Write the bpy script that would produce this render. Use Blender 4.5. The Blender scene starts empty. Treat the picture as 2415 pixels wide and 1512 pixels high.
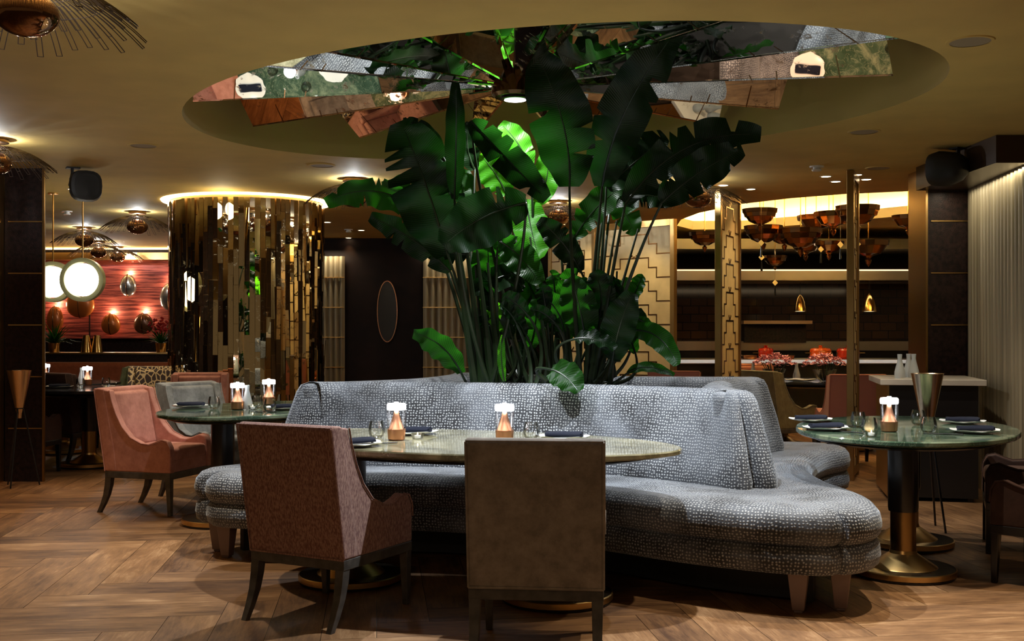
import bpy, bmesh, math, random
from mathutils import Vector, Matrix
R = random.Random(7)
SC = bpy.context.scene
COL = SC.collection
PI = math.pi

# ------------------------------------------------------------ camera, world, exposure, big lights
F, HY, CAMH = 2600.0, 780.0, 1.3
cam = bpy.data.cameras.new('camera'); camo = bpy.data.objects.new('camera', cam); COL.objects.link(camo)
camo.location = (0, 0, CAMH); camo.rotation_euler = (PI/2, 0, 0)
cam.sensor_width = 36; cam.lens = 36*F/2415; cam.shift_y = (HY-756)/2415; cam.clip_end = 100
SC.camera = camo
SC.view_settings.view_transform = 'Standard'; SC.view_settings.look = 'None'
SC.view_settings.gamma = 1; SC.view_settings.use_curve_mapping = False
SC.view_settings.exposure = 0.0
W = bpy.data.worlds.new('world'); SC.world = W; W.use_nodes = True
W.node_tree.nodes['Background'].inputs[0].default_value = (1.0, 0.68, 0.36, 1)
W.node_tree.nodes['Background'].inputs[1].default_value = 0.085

def light(name, kind, loc, power, color=(1, 1, 1), size=0.05, aim=None, cone=None, blend=0.3, parent=None, size_y=None):
    l = bpy.data.lights.new(name, kind); l.energy = power; l.color = color
    if kind == 'AREA':
        l.size = size
        if size_y: l.shape = 'RECTANGLE'; l.size_y = size_y
    else: l.shadow_soft_size = size
    if cone: l.spot_size = math.radians(cone); l.spot_blend = blend
    o = bpy.data.objects.new(name, l); COL.objects.link(o); o.location = loc
    if aim is not None:
        o.rotation_euler = (Vector(aim)-Vector(loc)).to_track_quat('-Z', 'Y').to_euler()
    if parent: o.parent = parent
    return o
HUB = Vector((0.02, 7.0, 2.80))
COOL = (0.86, 0.93, 1.0); WARM = (1.0, 0.62, 0.28); NEUT = (1.0, 0.86, 0.66)
light('hub_spot', 'SPOT', HUB-Vector((0, 0, 0.04)), 170, (0.95, 0.97, 1.0), 0.025, aim=HUB-Vector((0, 0, 2)), cone=160, blend=0.5)
# ceiling spots: hidden canopy lamps, dark downlights, and added floor spots without trims
DOWNS = [  # x, y, z, power, colour, cone: narrow spots in the canopy and dark-light downlights in the ceiling
    (.62, 5.30, 2.74, 290, COOL, 96), (-.75, 5.75, 2.74, 220, COOL, 96), (-.15, 6.15, 2.74, 90, COOL, 60), (1.80, 6.0, 2.74, 150, COOL, 80), (-1.65, 7.2, 2.74, 90, COOL, 80), (1.6, 7.7, 2.74, 90, COOL, 80), (-1.1, 8.3, 2.74, 50, COOL, 80),
    (2.21, 5.33, 2.69, 150, NEUT, 88), (2.47, 7.70, 2.69, 80, NEUT, 92), (-2.77, 7.95, 2.69, 95, NEUT, 92), (-1.05, 9.3, 2.69, 30, NEUT, 92),
    (-1.95, 5.85, 2.69, 130, NEUT, 66), (1.35, 4.75, 2.69, 100, NEUT, 58), (-4.0, 8.3, 2.69, 45, (1, .45, .12), 60), (-.2, 2.6, 2.69, 16, WARM, 90), (3.5, 4.6, 2.69, 40, NEUT, 92), (-3.9, 6.6, 2.69, 60, WARM, 92)]  # added spots without fixtures, brightening patches of floor

light('chair_fill_behind', 'SPOT', (-.3, .6, 2.66), 44, (1, .74, .5), .15, aim=(-.1, 4.8, .5), cone=62, blend=.9)  # unseen fill lamp added behind the camera to lift the chair backs
# ------------------------------------------------------------ helpers
def PX(px, py, y): return Vector(((px-1207.5)/F*y, y, CAMH+(HY-py)/F*y))          # point on a pixel's ray at depth y
def GP(px, py, z):                                                              # point on a pixel's ray at height z
    s = (py-HY)/(CAMH-z); return Vector(((px-1207.5)/s, F/s, z))
TH = math.radians(-21)
U = Vector((math.cos(TH), math.sin(TH), 0)); V = Vector((-math.sin(TH), math.cos(TH), 0))
CEN = Vector((0.41, 7.12, 0))
def LW(u, v, z=0): return CEN+U*u+V*v+Vector((0, 0, z))

class MB:
    def __init__(s): s.v = []; s.f = []; s.uv = []; s.m = []; s.c = []
    def face(s, idx, uv=None, m=0, c=None):
        s.f.append(tuple(idx)); s.uv.append(uv); s.m.append(m); s.c.append(c)
    def poly(s, pts, uv=None, m=0, c=None):
        i = len(s.v); s.v += [tuple(p) for p in pts]; s.face(range(i, i+len(pts)), uv, m, c)
    def box(s, lo, hi, rot=0, m=0, mat=None):
        x0, y0, z0 = lo; x1, y1, z1 = hi; i = len(s.v)
        pts = [(x0,y0,z0),(x1,y0,z0),(x1,y1,z0),(x0,y1,z0),(x0,y0,z1),(x1,y0,z1),(x1,y1,z1),(x0,y1,z1)]
        if mat: pts = [tuple(mat @ Vector(p)) for p in pts]
        elif rot:
            cx, cy = (x0+x1)/2, (y0+y1)/2; c, q = math.cos(rot), math.sin(rot)
            pts = [(cx+(x-cx)*c-(y-cy)*q, cy+(x-cx)*q+(y-cy)*c, z) for x, y, z in pts]
        s.v += pts
        for a in ((0,3,2,1),(4,5,6,7),(0,1,5,4),(1,2,6,5),(2,3,7,6),(3,0,4,7)):
            P = [pts[k] for k in a]
            e1 = (Vector(P[1])-Vector(P[0])).length; e2 = (Vector(P[2])-Vector(P[1])).length
            s.face([i+k for k in a], [(0,0),(e1,0),(e1,e2),(0,e2)], m)
    def frustum(s, c, z0, z1, w0, d0, w1, d1, off=(0, 0)):      # tapered square leg; off = bottom shift
        i = len(s.v); x, y = c
        s.v += [(x+off[0]-w0/2,y+off[1]-d0/2,z0),(x+off[0]+w0/2,y+off[1]-d0/2,z0),(x+off[0]+w0/2,y+off[1]+d0/2,z0),(x+off[0]-w0/2,y+off[1]+d0/2,z0),
                (x-w1/2,y-d1/2,z1),(x+w1/2,y-d1/2,z1),(x+w1/2,y+d1/2,z1),(x-w1/2,y+d1/2,z1)]
        for a in ((0,3,2,1),(4,5,6,7),(0,1,5,4),(1,2,6,5),(2,3,7,6),(3,0,4,7)): s.face([i+k for k in a], [(0,0),(.05,0),(.05,.3),(0,.3)])
    def lathe(s, prof, seg=32, c=(0, 0, 0), m=0, cap=True, sx=1, sy=1, rot=0):
        i = len(s.v); n = len(prof)
        for r, z in prof:
            for k in range(seg):
                a = 2*PI*k/seg; x, y = r*sx*math.cos(a), r*sy*math.sin(a)
                if rot: x, y = x*math.cos(rot)-y*math.sin(rot), x*math.sin(rot)+y*math.cos(rot)
                s.v.append((c[0]+x, c[1]+y, c[2]+z))
        L = 0
        for j in range(n-1):
            dl = math.hypot(prof[j+1][0]-prof[j][0], prof[j+1][1]-prof[j][1])
            for k in range(seg):
                a, b = i+j*seg+k, i+j*seg+(k+1) % seg
                s.face((a, b, b+seg, a+seg), [(k/seg, L), ((k+1)/seg, L), ((k+1)/seg, L+dl), (k/seg, L+dl)], m)
            L += dl
        if cap:
            if prof[0][0] > 1e-4: s.face([i+k for k in range(seg)][::-1], None, m)
            if prof[-1][0] > 1e-4: s.face([i+(n-1)*seg+k for k in range(seg)], None, m)
    def tube(s, pts, rad, seg=6, m=0, cap=True, sq=1.0):
        pts = [Vector(p) for p in pts]; n = len(pts); i = len(s.v); L = 0
        if not hasattr(rad, '__len__'): rad = [rad]*n
        ref = None
        for j, p in enumerate(pts):
            t = (pts[min(j+1, n-1)]-pts[max(j-1, 0)]).normalized()
            if ref is None: ref = Vector((0, 0, 1)) if abs(t.z) < .9 else Vector((1, 0, 0))
            a = (ref-t*ref.dot(t)).normalized(); b = t.cross(a); ref = a
            for k in range(seg):
                q = 2*PI*k/seg; s.v.append(tuple(p+(a*math.cos(q)+b*math.sin(q)*sq)*rad[j]))
        for j in range(n-1):
            dl = (pts[j+1]-pts[j]).length
            for k in range(seg):
                a, b = i+j*seg+k, i+j*seg+(k+1) % seg
                s.face((a, b, b+seg, a+seg), [(k/seg, L), ((k+1)/seg, L), ((k+1)/seg, L+dl), (k/seg, L+dl)], m)
            L += dl
        if cap: s.face([i+k for k in range(seg)][::-1], None, m); s.face([i+(n-1)*seg+k for k in range(seg)], None, m)
    def grid(s, rows, uvs=None, m=0, closed=False):
        i = len(s.v); nr, nc = len(rows), len(rows[0])
        for r in rows: s.v += [tuple(p) for p in r]
        for j in range(nr-1):
            for k in range(nc if closed else nc-1):
                k2 = (k+1) % nc
                q = (i+j*nc+k, i+j*nc+k2, i+(j+1)*nc+k2, i+(j+1)*nc+k)
                u = [uvs[j][k], uvs[j][k2], uvs[j+1][k2], uvs[j+1][k]] if uvs else None
                s.face(q, u, m)
    def prism(s, poly, a0, a1, axis='x'):
        n = len(poly); i = len(s.v)
        for a in (a0, a1):
            for p, q in poly: s.v.append((a, p, q) if axis == 'x' else ((p, a, q) if axis == 'y' else (p, q, a)))
        s.face([i+k for k in range(n)][::-1], [poly[k] for k in range(n)][::-1]); s.face([i+n+k for k in range(n)], list(poly))
        L = 0
        for k in range(n):
            k2 = (k+1) % n; dl = math.dist(poly[k], poly[k2])
            s.face((i+k, i+k2, i+n+k2, i+n+k), [(0, L), (0, L+dl), (a1-a0, L+dl), (a1-a0, L)]); L += dl
    def build(s, name, mats, parent=None, smooth=35, bevel=None, kind=None, fix=True):
        me = bpy.data.meshes.new(name); me.from_pydata(s.v, [], s.f)
        if not isinstance(mats, (list, tuple)): mats = [mats]
        for mt in mats: me.materials.append(mt)
        ul = me.uv_layers.new(name='UVMap'); li = 0; d = ul.data
        for fi, f in enumerate(s.f):
            u = s.uv[fi]
            for k in range(len(f)):
                if u: d[li].uv = u[k]
                else: p = s.v[f[k]]; d[li].uv = (p[0], p[1])
                li += 1
        me.polygons.foreach_set('material_index', s.m)
        if any(c is not None for c in s.c):
            at = me.attributes.new('tone', 'FLOAT', 'FACE'); at.data.foreach_set('value', [c or 0.0 for c in s.c])
        if fix:
            bm = bmesh.new(); bm.from_mesh(me); bmesh.ops.recalc_face_normals(bm, faces=bm.faces[:]); bm.to_mesh(me); bm.free()
        if smooth:
            me.polygons.foreach_set('use_smooth', [True]*len(me.polygons)); me.set_sharp_from_angle(angle=math.radians(smooth))
        o = bpy.data.objects.new(name, me); COL.objects.link(o)
        if parent: o.parent = parent
        if bevel:
            b = o.modifiers.new('bevel', 'BEVEL'); b.width = bevel; b.segments = 3; b.limit_method = 'ANGLE'; b.angle_limit = math.radians(40)
            if smooth: me.set_sharp_from_angle(angle=PI)
            wn = o.modifiers.new('wn', 'WEIGHTED_NORMAL')
        if kind: o['kind'] = kind
        return o
def thing(name, label, cat, loc=(0, 0, 0), rz=0, group=None):
    o = bpy.data.objects.new(name, None); COL.objects.link(o); o.location = loc; o.rotation_euler = (0, 0, rz); o.empty_display_size = .1
    o['label'] = label; o['category'] = cat
    if group: o['group'] = group
    return o
def tag(o, label, cat, group=None):
    o['label'] = label; o['category'] = cat
    if group: o['group'] = group
    return o
def dup(root, loc, rz, label, group=None, scale=None):
    def cp(o, par):
        c = o.copy(); COL.objects.link(c); c.parent = par
        for ch in [x for x in KIDS.get(o.name, [])]: cp(ch, c)
        return c
    KIDS = {}
    for x in COL.objects:
        if x.parent: KIDS.setdefault(x.parent.name, []).append(x)
    r = root.copy(); COL.objects.link(r); r.location = loc; r.rotation_euler = (0, 0, rz); r['label'] = label
    if group: r['group'] = group
    if scale: r.scale = (scale,)*3
    for ch in KIDS.get(root.name, []): cp(ch, r)
    return r
def facing(dx, dy): return math.atan2(-dx, dy)            # rotation that turns local +y to (dx, dy)

# ------------------------------------------------------------ materials
def nt(name):
    m = bpy.data.materials.new(name); m.use_nodes = True; t = m.node_tree
    return m, t, t.nodes['Principled BSDF']
def N(t, kind, **kw):
    n = t.nodes.new(kind)
    for k, v in kw.items(): setattr(n, k, v)
    return n
def setv(n, d):
    for k, v in d.items(): n.inputs[k].default_value = v
def pbr(name, col, rough=.5, metal=0, spec=None, sheen=0, coat=0, noise=0, nscale=8, bump=0, bscale=60, emit=None, es=0, aniso=0):
    m, t, b = nt(name)
    setv(b, {'Base Color': (*col, 1), 'Roughness': rough, 'Metallic': metal})
    if spec is not None: b.inputs['Specular IOR Level'].default_value = spec
    if sheen: setv(b, {'Sheen Weight': sheen, 'Sheen Roughness': .4})
    if coat: setv(b, {'Coat Weight': coat, 'Coat Roughness': .08})
    if emit: setv(b, {'Emission Color': (*emit, 1), 'Emission Strength': es})
    if noise or bump: tc = N(t, 'ShaderNodeTexCoord')
    if noise:
        nz = N(t, 'ShaderNodeTexNoise'); setv(nz, {'Scale': nscale, 'Detail': 6}); t.links.new(tc.outputs['Object'], nz.inputs['Vector'])
        mx = N(t, 'ShaderNodeMix', data_type='RGBA'); mx.inputs['A'].default_value = (*[c*(1-noise) for c in col], 1); mx.inputs['B'].default_value = (*[min(1, c*(1+noise)) for c in col], 1)
        cr = N(t, 'ShaderNodeMapRange'); setv(cr, {'From Min': .35, 'From Max': .65}); t.links.new(nz.outputs['Fac'], cr.inputs['Value'])
        t.links.new(cr.outputs['Result'], mx.inputs['Factor']); t.links.new(mx.outputs['Result'], b.inputs['Base Color'])
    if bump:
        n2 = N(t, 'ShaderNodeTexNoise'); setv(n2, {'Scale': bscale, 'Detail': 4}); t.links.new(tc.outputs['Object'], n2.inputs['Vector'])
        bp = N(t, 'ShaderNodeBump'); setv(bp, {'Strength': bump, 'Distance': .01}); t.links.new(n2.outputs['Fac'], bp.inputs['Height']); t.links.new(bp.outputs['Normal'], b.inputs['Normal'])
    return m
def emis(name, col, s):
    m, t, b = nt(name); setv(b, {'Base Color': (*col, 1), 'Emission Color': (*col, 1), 'Emission Strength': s, 'Roughness': .4}); return m
M = {}
M['ceiling'] = pbr('ceiling_plaster', (.60, .42, .12), .75, noise=.06, nscale=3, bump=.04, bscale=200)
M['recess'] = pbr('recess_plaster', (.50, .37, .12), .8)
M['covepaint'] = pbr('cove_cream', (.78, .66, .42), .8)
M['brass'] = pbr('brushed_brass', (.70, .44, .16), .3, 1)
M['brass_dark'] = pbr('aged_brass', (.36, .22, .08), .32, 1)
M['gold'] = pbr('polished_gold', (.85, .55, .2), .16, 1)
M['bronze'] = pbr('dark_bronze', (.20, .11, .05), .22, 1)
M['wire'] = pbr('wire_metal', (.07, .05, .04), .3, .8)
M['basetop'] = pbr('dark_base_plate', (.03, .02, .012), .25, .6)
M['copper'] = pbr('brushed_copper', (.62, .30, .17), .3, 1)
M['champagne'] = pbr('champagne_metal', (.92, .74, .54), .2, 1)
M['black'] = pbr('black_lacquer', (.012, .011, .011), .25)
M['blackmatte'] = pbr('black_plastic', (.01, .01, .01), .6)
M['steel'] = pbr('stainless_steel', (.55, .50, .42), .28, 1)
M['greywood'] = pbr('grey_stained_wood', (.075, .066, .056), .42, noise=.3, nscale=20)
M['darkwood'] = pbr('dark_stained_oak', (.020, .009, .007), .5, spec=.25, noise=.5, nscale=30, bump=.3, bscale=120)
M['wallwood'] = pbr('dark_wall_panel', (.010, .004, .003), .6, spec=.2, noise=.4, nscale=4)
M['leglight'] = pbr('taupe_lacquered_wood', (.20, .13, .11), .35)
M['white'] = pbr('white_porcelain', (.78, .78, .74), .2)
M['napkin'] = pbr('navy_linen', (.008, .010, .020), .8, bump=.3, bscale=200, spec=.15)
M['marblewhite'] = pbr('pale_marble', (.62, .55, .46), .2, noise=.12, nscale=4)
M['soil'] = pbr('dark_soil', (.012, .008, .005), .95)
M['petiole'] = pbr('plant_stalk', (.009, .019, .006), .35, noise=.4, nscale=6)
M['drystalk'] = pbr('dry_stalk', (.28, .20, .09), .6, noise=.4, nscale=6)
M['orange'] = pbr('orange_enamel', (.85, .13, .01), .2, coat=.5)
M['redpot'] = pbr('red_enamel', (.55, .03, .01), .2, coat=.5)
M['pinkfar'] = pbr('salmon_velvet', (.42, .15, .10), .8, sheen=.3)
M['lampglow'] = emis('lamp_glow', (.95, .97, 1.0), 14)
M['globe'] = emis('white_globe', (1.0, .93, .78), 5)
M['warmstrip'] = emis('warm_led', (1.0, .80, .45), 9)
M['covestrip'] = emis('cove_led', (1.0, .72, .30), 7)
M['kitcove'] = emis('kitchen_cove_led', (1.0, .84, .50), 70)
M['dl'] = emis('downlight_lens', (1.0, .80, .5), 12)
M['coollens'] = emis('cool_lens', (.95, .97, 1.0), 8)

def mat_glass(name, tint=(1, 1, 1), refl=1.0):
    m, t, b = nt(name); t.nodes.remove(b)
    out = t.nodes['Material Output']; tr = N(t, 'ShaderNodeBsdfTransparent'); tr.inputs[0].default_value = (*tint, 1)
    gl = N(t, 'ShaderNodeBsdfGlossy'); gl.inputs['Roughness'].default_value = .02
    fr = N(t, 'ShaderNodeFresnel'); fr.inputs[0].default_value = 1.5
    ma = N(t, 'ShaderNodeMath', operation='MULTIPLY'); ma.inputs[1].default_value = refl; t.links.new(fr.outputs[0], ma.inputs[0])
    mx = N(t, 'ShaderNodeMixShader'); t.links.new(ma.outputs[0], mx.inputs[0]); t.links.new(tr.outputs[0], mx.inputs[1]); t.links.new(gl.outputs[0], mx.inputs[2])
    t.links.new(mx.outputs[0], out.inputs[0]); return m
M['glass'] = mat_glass('clear_glass', (.985, .99, .99), .8)
M['lampglass'] = mat_glass('lamp_glass', (.96, .96, .97), .5)
M['frost'] = pbr('frosted_glass', (.7, .74, .74), .35); M['frost'].node_tree.nodes['Principled BSDF'].inputs['Transmission Weight'].default_value = .6
M['smoke'] = pbr('smoked_globe', (.30, .15, .07), .06, .85)

def mat_snake():
    m, t, b = nt('snakeskin_velvet'); L = t.links.new
    uv = N(t, 'ShaderNodeUVMap'); tc = N(t, 'ShaderNodeTexCoord')
    wob = N(t, 'ShaderNodeTexNoise'); setv(wob, {'Scale': 9, 'Detail': 2}); L(uv.outputs[0], wob.inputs['Vector'])
    ad = N(t, 'ShaderNodeVectorMath', operation='MULTIPLY_ADD'); ad.inputs[1].default_value = (.02, .02, 0); L(wob.outputs['Color'], ad.inputs[0]); L(uv.outputs[0], ad.inputs[2])
    vo = N(t, 'ShaderNodeTexVoronoi', voronoi_dimensions='2D'); setv(vo, {'Scale': 60, 'Randomness': .42}); L(ad.outputs[0], vo.inputs['Vector'])
    mr = N(t, 'ShaderNodeMapRange', interpolation_type='SMOOTHSTEP'); setv(mr, {'From Min': .12, 'From Max': .38, 'To Min': 1, 'To Max': 0}); L(vo.outputs['Distance'], mr.inputs['Value'])
    n3 = N(t, 'ShaderNodeTexNoise'); setv(n3, {'Scale': 2.3, 'Detail': 4, 'Roughness': .6}); L(tc.outputs['Object'], n3.inputs['Vector'])
    mk = N(t, 'ShaderNodeMapRange'); setv(mk, {'From Min': .35, 'From Max': .6, 'To Min': .35, 'To Max': 1}); L(n3.outputs['Fac'], mk.inputs['Value'])
    mm = N(t, 'ShaderNodeMath', operation='MULTIPLY'); L(mr.outputs['Result'], mm.inputs[0]); L(mk.outputs['Result'], mm.inputs[1])
    n1 = N(t, 'ShaderNodeTexNoise'); setv(n1, {'Scale': 3.2, 'Detail': 5, 'Roughness': .6}); L(tc.outputs['Object'], n1.inputs['Vector'])
    pr = N(t, 'ShaderNodeMapRange'); setv(pr, {'From Min': .38, 'From Max': .66}); L(n1.outputs['Fac'], pr.inputs['Value'])
    g = N(t, 'ShaderNodeMix', data_type='RGBA'); g.inputs['A'].default_value = (.028, .028, .031, 1); g.inputs['B'].default_value = (.15, .16, .18, 1); L(pr.outputs['Result'], g.inputs['Factor'])
    d = N(t, 'ShaderNodeMix', data_type='RGBA'); d.inputs['B'].default_value = (.52, .53, .53, 1); L(g.outputs['Result'], d.inputs['A']); L(mm.outputs[0], d.inputs['Factor'])
    L(d.outputs['Result'], b.inputs['Base Color']); setv(b, {'Roughness': .6, 'Sheen Weight': .5, 'Sheen Roughness': .35, 'Specular IOR Level': .3}); b.inputs['Sheen Tint'].default_value = (.85, .92, 1, 1)
    bp = N(t, 'ShaderNodeBump'); setv(bp, {'Strength': .5, 'Distance': .004}); L(mr.outputs['Result'], bp.inputs['Height']); L(bp.outputs['Normal'], b.inputs['Normal'])
    return m
M['snake'] = mat_snake()
def mat_velvet(name, c1, c2, tint, rough=.7, sc=14):
    m, t, b = nt(name); L = t.links.new; tc = N(t, 'ShaderNodeTexCoord')
    n1 = N(t, 'ShaderNodeTexNoise'); setv(n1, {'Scale': sc, 'Detail': 8, 'Roughness': .7}); L(tc.outputs['Object'], n1.inputs['Vector'])
    mr = N(t, 'ShaderNodeMapRange'); setv(mr, {'From Min': .35, 'From Max': .65}); L(n1.outputs['Fac'], mr.inputs['Value'])
    g = N(t, 'ShaderNodeMix', data_type='RGBA'); g.inputs['A'].default_value = (*c1, 1); g.inputs['B'].default_value = (*c2, 1); L(mr.outputs['Result'], g.inputs['Factor'])
    L(g.outputs['Result'], b.inputs['Base Color']); setv(b, {'Roughness': rough, 'Sheen Weight': .45, 'Sheen Roughness': .4, 'Specular IOR Level': .25}); b.inputs['Sheen Tint'].default_value = (*tint, 1)
    return m
M['greyvel'] = mat_velvet('taupe_grey_velvet', (.20, .165, .13), (.34, .285, .235), (.9, .85, .7))
M['silvervel'] = mat_velvet('silver_velvet', (.13, .135, .13), (.30, .31, .30), (.9, .9, .9), sc=9)
M['pinkvel'] = mat_velvet('salmon_pink_velvet', (.42, .17, .12), (.60, .27, .20), (1, .7, .6))
M['olivevel'] = mat_velvet('olive_velvet', (.12, .10, .05), (.19, .16, .085), (.9, .85, .6))
M['greenvel'] = mat_velvet('green_velvet', (.08, .085, .04), (.16, .17, .08), (.8, .9, .6))
M['darkvel'] = mat_velvet('dark_brown_velvet', (.03, .014, .01), (.055, .026, .017), (.7, .4, .3))
M['rustvel'] = mat_velvet('rust_velvet', (.22, .06, .025), (.32, .09, .04), (1, .6, .4))
def mat_tweed():
    m, t, b = nt('brown_pink_tweed'); L = t.links.new; tc = N(t, 'ShaderNodeTexCoord')
    mp = N(t, 'ShaderNodeMapping'); mp.inputs['Scale'].default_value = (150, 150, 55); L(tc.outputs['Object'], mp.inputs['Vector'])
    n1 = N(t, 'ShaderNodeTexNoise'); setv(n1, {'Scale': 1, 'Detail': 3, 'Roughness': .6}); L(mp.outputs[0], n1.inputs['Vector'])
    mr = N(t, 'ShaderNodeMapRange'); setv(mr, {'From Min': .4, 'From Max': .62}); L(n1.outputs['Fac'], mr.inputs['Value'])
    g = N(t, 'ShaderNodeMix', data_type='RGBA'); g.inputs['A'].default_value = (.20, .088, .07, 1); g.inputs['B'].default_value = (.42, .24, .18, 1); L(mr.outputs['Result'], g.inputs['Factor'])
    L(g.outputs['Result'], b.inputs['Base Color']); setv(b, {'Roughness': .85, 'Specular IOR Level': .2, 'Sheen Weight': .2})
    bp = N(t, 'ShaderNodeBump'); setv(bp, {'Strength': .4, 'Distance': .003}); L(n1.outputs['Fac'], bp.inputs['Height']); L(bp.outputs['Normal'], b.inputs['Normal']); return m
M['tweed'] = mat_tweed()
def mat_floral():
    m, t, b = nt('leaf_print_fabric'); L = t.links.new; tc = N(t, 'ShaderNodeTexCoord')
    mp = N(t, 'ShaderNodeMapping'); mp.inputs['Scale'].default_value = (21, 21, 15); L(tc.outputs['Object'], mp.inputs['Vector'])
    v = N(t, 'ShaderNodeTexVoronoi', feature='DISTANCE_TO_EDGE'); setv(v, {'Scale': 1}); L(mp.outputs[0], v.inputs['Vector'])
    mr = N(t, 'ShaderNodeMapRange'); setv(mr, {'From Min': .07, 'From Max': .10}); L(v.outputs['Distance'], mr.inputs['Value'])
    g = N(t, 'ShaderNodeMix', data_type='RGBA'); g.inputs['A'].default_value = (.55, .42, .22, 1); g.inputs['B'].default_value = (.03, .015, .012, 1); L(mr.outputs['Result'], g.inputs['Factor'])
    L(g.outputs['Result'], b.inputs['Base Color']); b.inputs['Roughness'].default_value = .7; return m
M['floral'] = mat_floral()
def mat_marble(name, a, bcol, c, sc=3.0, rough=.06):
    m, t, b = nt(name); L = t.links.new; tc = N(t, 'ShaderNodeTexCoord')
    n1 = N(t, 'ShaderNodeTexNoise'); setv(n1, {'Scale': sc, 'Detail': 10, 'Roughness': .65, 'Distortion': 1.2}); L(tc.outputs['Object'], n1.inputs['Vector'])
    cr = N(t, 'ShaderNodeValToRGB'); e = cr.color_ramp.elements; e[0].position = .32; e[0].color = (*a, 1); e[1].position = .62; e[1].color = (*bcol, 1); x = e.new(.5); x.color = (*c, 1)
    L(n1.outputs['Fac'], cr.inputs[0])
    n2 = N(t, 'ShaderNodeTexNoise'); setv(n2, {'Scale': sc*3, 'Detail': 6, 'Distortion': 2.5}); L(tc.outputs['Object'], n2.inputs['Vector'])
    ab = N(t, 'ShaderNodeMath', operation='SUBTRACT'); ab.inputs[1].default_value = .5; L(n2.outputs['Fac'], ab.inputs[0])
    a2 = N(t, 'ShaderNodeMath', operation='ABSOLUTE'); L(ab.outputs[0], a2.inputs[0])
    mr = N(t, 'ShaderNodeMapRange'); setv(mr, {'From Min': 0, 'From Max': .02, 'To Min': .7, 'To Max': 0}); L(a2.outputs[0], mr.inputs['Value'])
    g = N(t, 'ShaderNodeMix', data_type='RGBA'); g.inputs['B'].default_value = (*bcol, 1); L(cr.outputs[0], g.inputs['A']); L(mr.outputs['Result'], g.inputs['Factor'])
    L(g.outputs['Result'], b.inputs['Base Color']); setv(b, {'Roughness': rough, 'Coat Weight': .3, 'Coat Roughness': .03}); return m
M['marble'] = mat_marble('green_marble', (.012, .028, .016), (.20, .24, .15), (.045, .08, .05))
M['marblegold'] = mat_marble('olive_marble', (.10, .09, .045), (.46, .42, .27), (.24, .22, .13), 2.6)
def mat_floor():
    m, t, b = nt('oak_herringbone'); L = t.links.new
    uv = N(t, 'ShaderNodeUVMap'); at = N(t, 'ShaderNodeAttribute', attribute_name='tone')
    mp = N(t, 'ShaderNodeMapping'); mp.inputs['Scale'].default_value = (1.6, 16, 1); L(uv.outputs[0], mp.inputs['Vector'])
    n1 = N(t, 'ShaderNodeTexNoise'); setv(n1, {'Scale': 1.9, 'Detail': 12, 'Roughness': .76, 'Distortion': 1.1}); L(mp.outputs[0], n1.inputs['Vector'])
    mp2 = N(t, 'ShaderNodeMapping'); mp2.inputs['Scale'].default_value = (2.2, 5, 1); L(uv.outputs[0], mp2.inputs['Vector'])
    n2 = N(t, 'ShaderNodeTexNoise'); setv(n2, {'Scale': 1.2, 'Detail': 5, 'Roughness': .6}); L(mp2.outputs[0], n2.inputs['Vector'])
    a = N(t, 'ShaderNodeMath', operation='ADD'); L(n1.outputs['Fac'], a.inputs[0]); L(n2.outputs['Fac'], a.inputs[1])
    a3 = N(t, 'ShaderNodeMath', operation='MULTIPLY_ADD'); a3.inputs[1].default_value = .26; L(at.outputs['Fac'], a3.inputs[0]); L(a.outputs[0], a3.inputs[2])
    cr = N(t, 'ShaderNodeValToRGB'); e = cr.color_ramp.elements; e[0].position = .35; e[0].color = (.075, .032, .012, 1); e[1].position = .74; e[1].color = (.58, .36, .18, 1); x = e.new(.53); x.color = (.25, .125, .05, 1)
    sc = N(t, 'ShaderNodeMath', operation='MULTIPLY'); sc.inputs[1].default_value = .47; L(a3.outputs[0], sc.inputs[0]); L(sc.outputs[0], cr.inputs[0])
    L(cr.outputs[0], b.inputs['Base Color']); setv(b, {'Roughness': .56, 'Specular IOR Level': .3})
    bp = N(t, 'ShaderNodeBump'); setv(bp, {'Strength': .25, 'Distance': .004}); L(n1.outputs['Fac'], bp.inputs['Height']); L(bp.outputs['Normal'], b.inputs['Normal']); return m
M['floor'] = mat_floor()
def mat_mirror(name, tint, speck, sc=14, rough=.015):
    m, t, b = nt(name); L = t.links.new; tc = N(t, 'ShaderNodeTexCoord')
    n1 = N(t, 'ShaderNodeTexNoise'); setv(n1, {'Scale': sc, 'Detail': 8, 'Roughness': .75}); L(tc.outputs['Object'], n1.inputs['Vector'])
    n2 = N(t, 'ShaderNodeTexNoise'); setv(n2, {'Scale': sc*.25, 'Detail': 2}); L(tc.outputs['Object'], n2.inputs['Vector'])
    a = N(t, 'ShaderNodeMath', operation='MULTIPLY_ADD'); a.inputs[1].default_value = .35; L(n2.outputs['Fac'], a.inputs[0]); L(n1.outputs['Fac'], a.inputs[2])
    mr = N(t, 'ShaderNodeMapRange'); setv(mr, {'From Min': .76, 'From Max': .86}); L(a.outputs[0], mr.inputs['Value'])
    g = N(t, 'ShaderNodeMix', data_type='RGBA'); g.inputs['A'].default_value = (*tint, 1); g.inputs['B'].default_value = (*speck, 1); L(mr.outputs['Result'], g.inputs['Factor']); L(g.outputs['Result'], b.inputs['Base Color'])
    r = N(t, 'ShaderNodeMapRange'); setv(r, {'To Min': rough, 'To Max': .35}); L(mr.outputs['Result'], r.inputs['Value']); L(r.outputs['Result'], b.inputs['Roughness'])
    b.inputs['Metallic'].default_value = 1; return m
M['mirror'] = mat_mirror('antique_mirror', (.80, .78, .70), (.25, .16, .08))
M['coppermirror'] = mat_mirror('copper_mirror', (.78, .48, .30), (.22, .10, .05))
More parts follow.
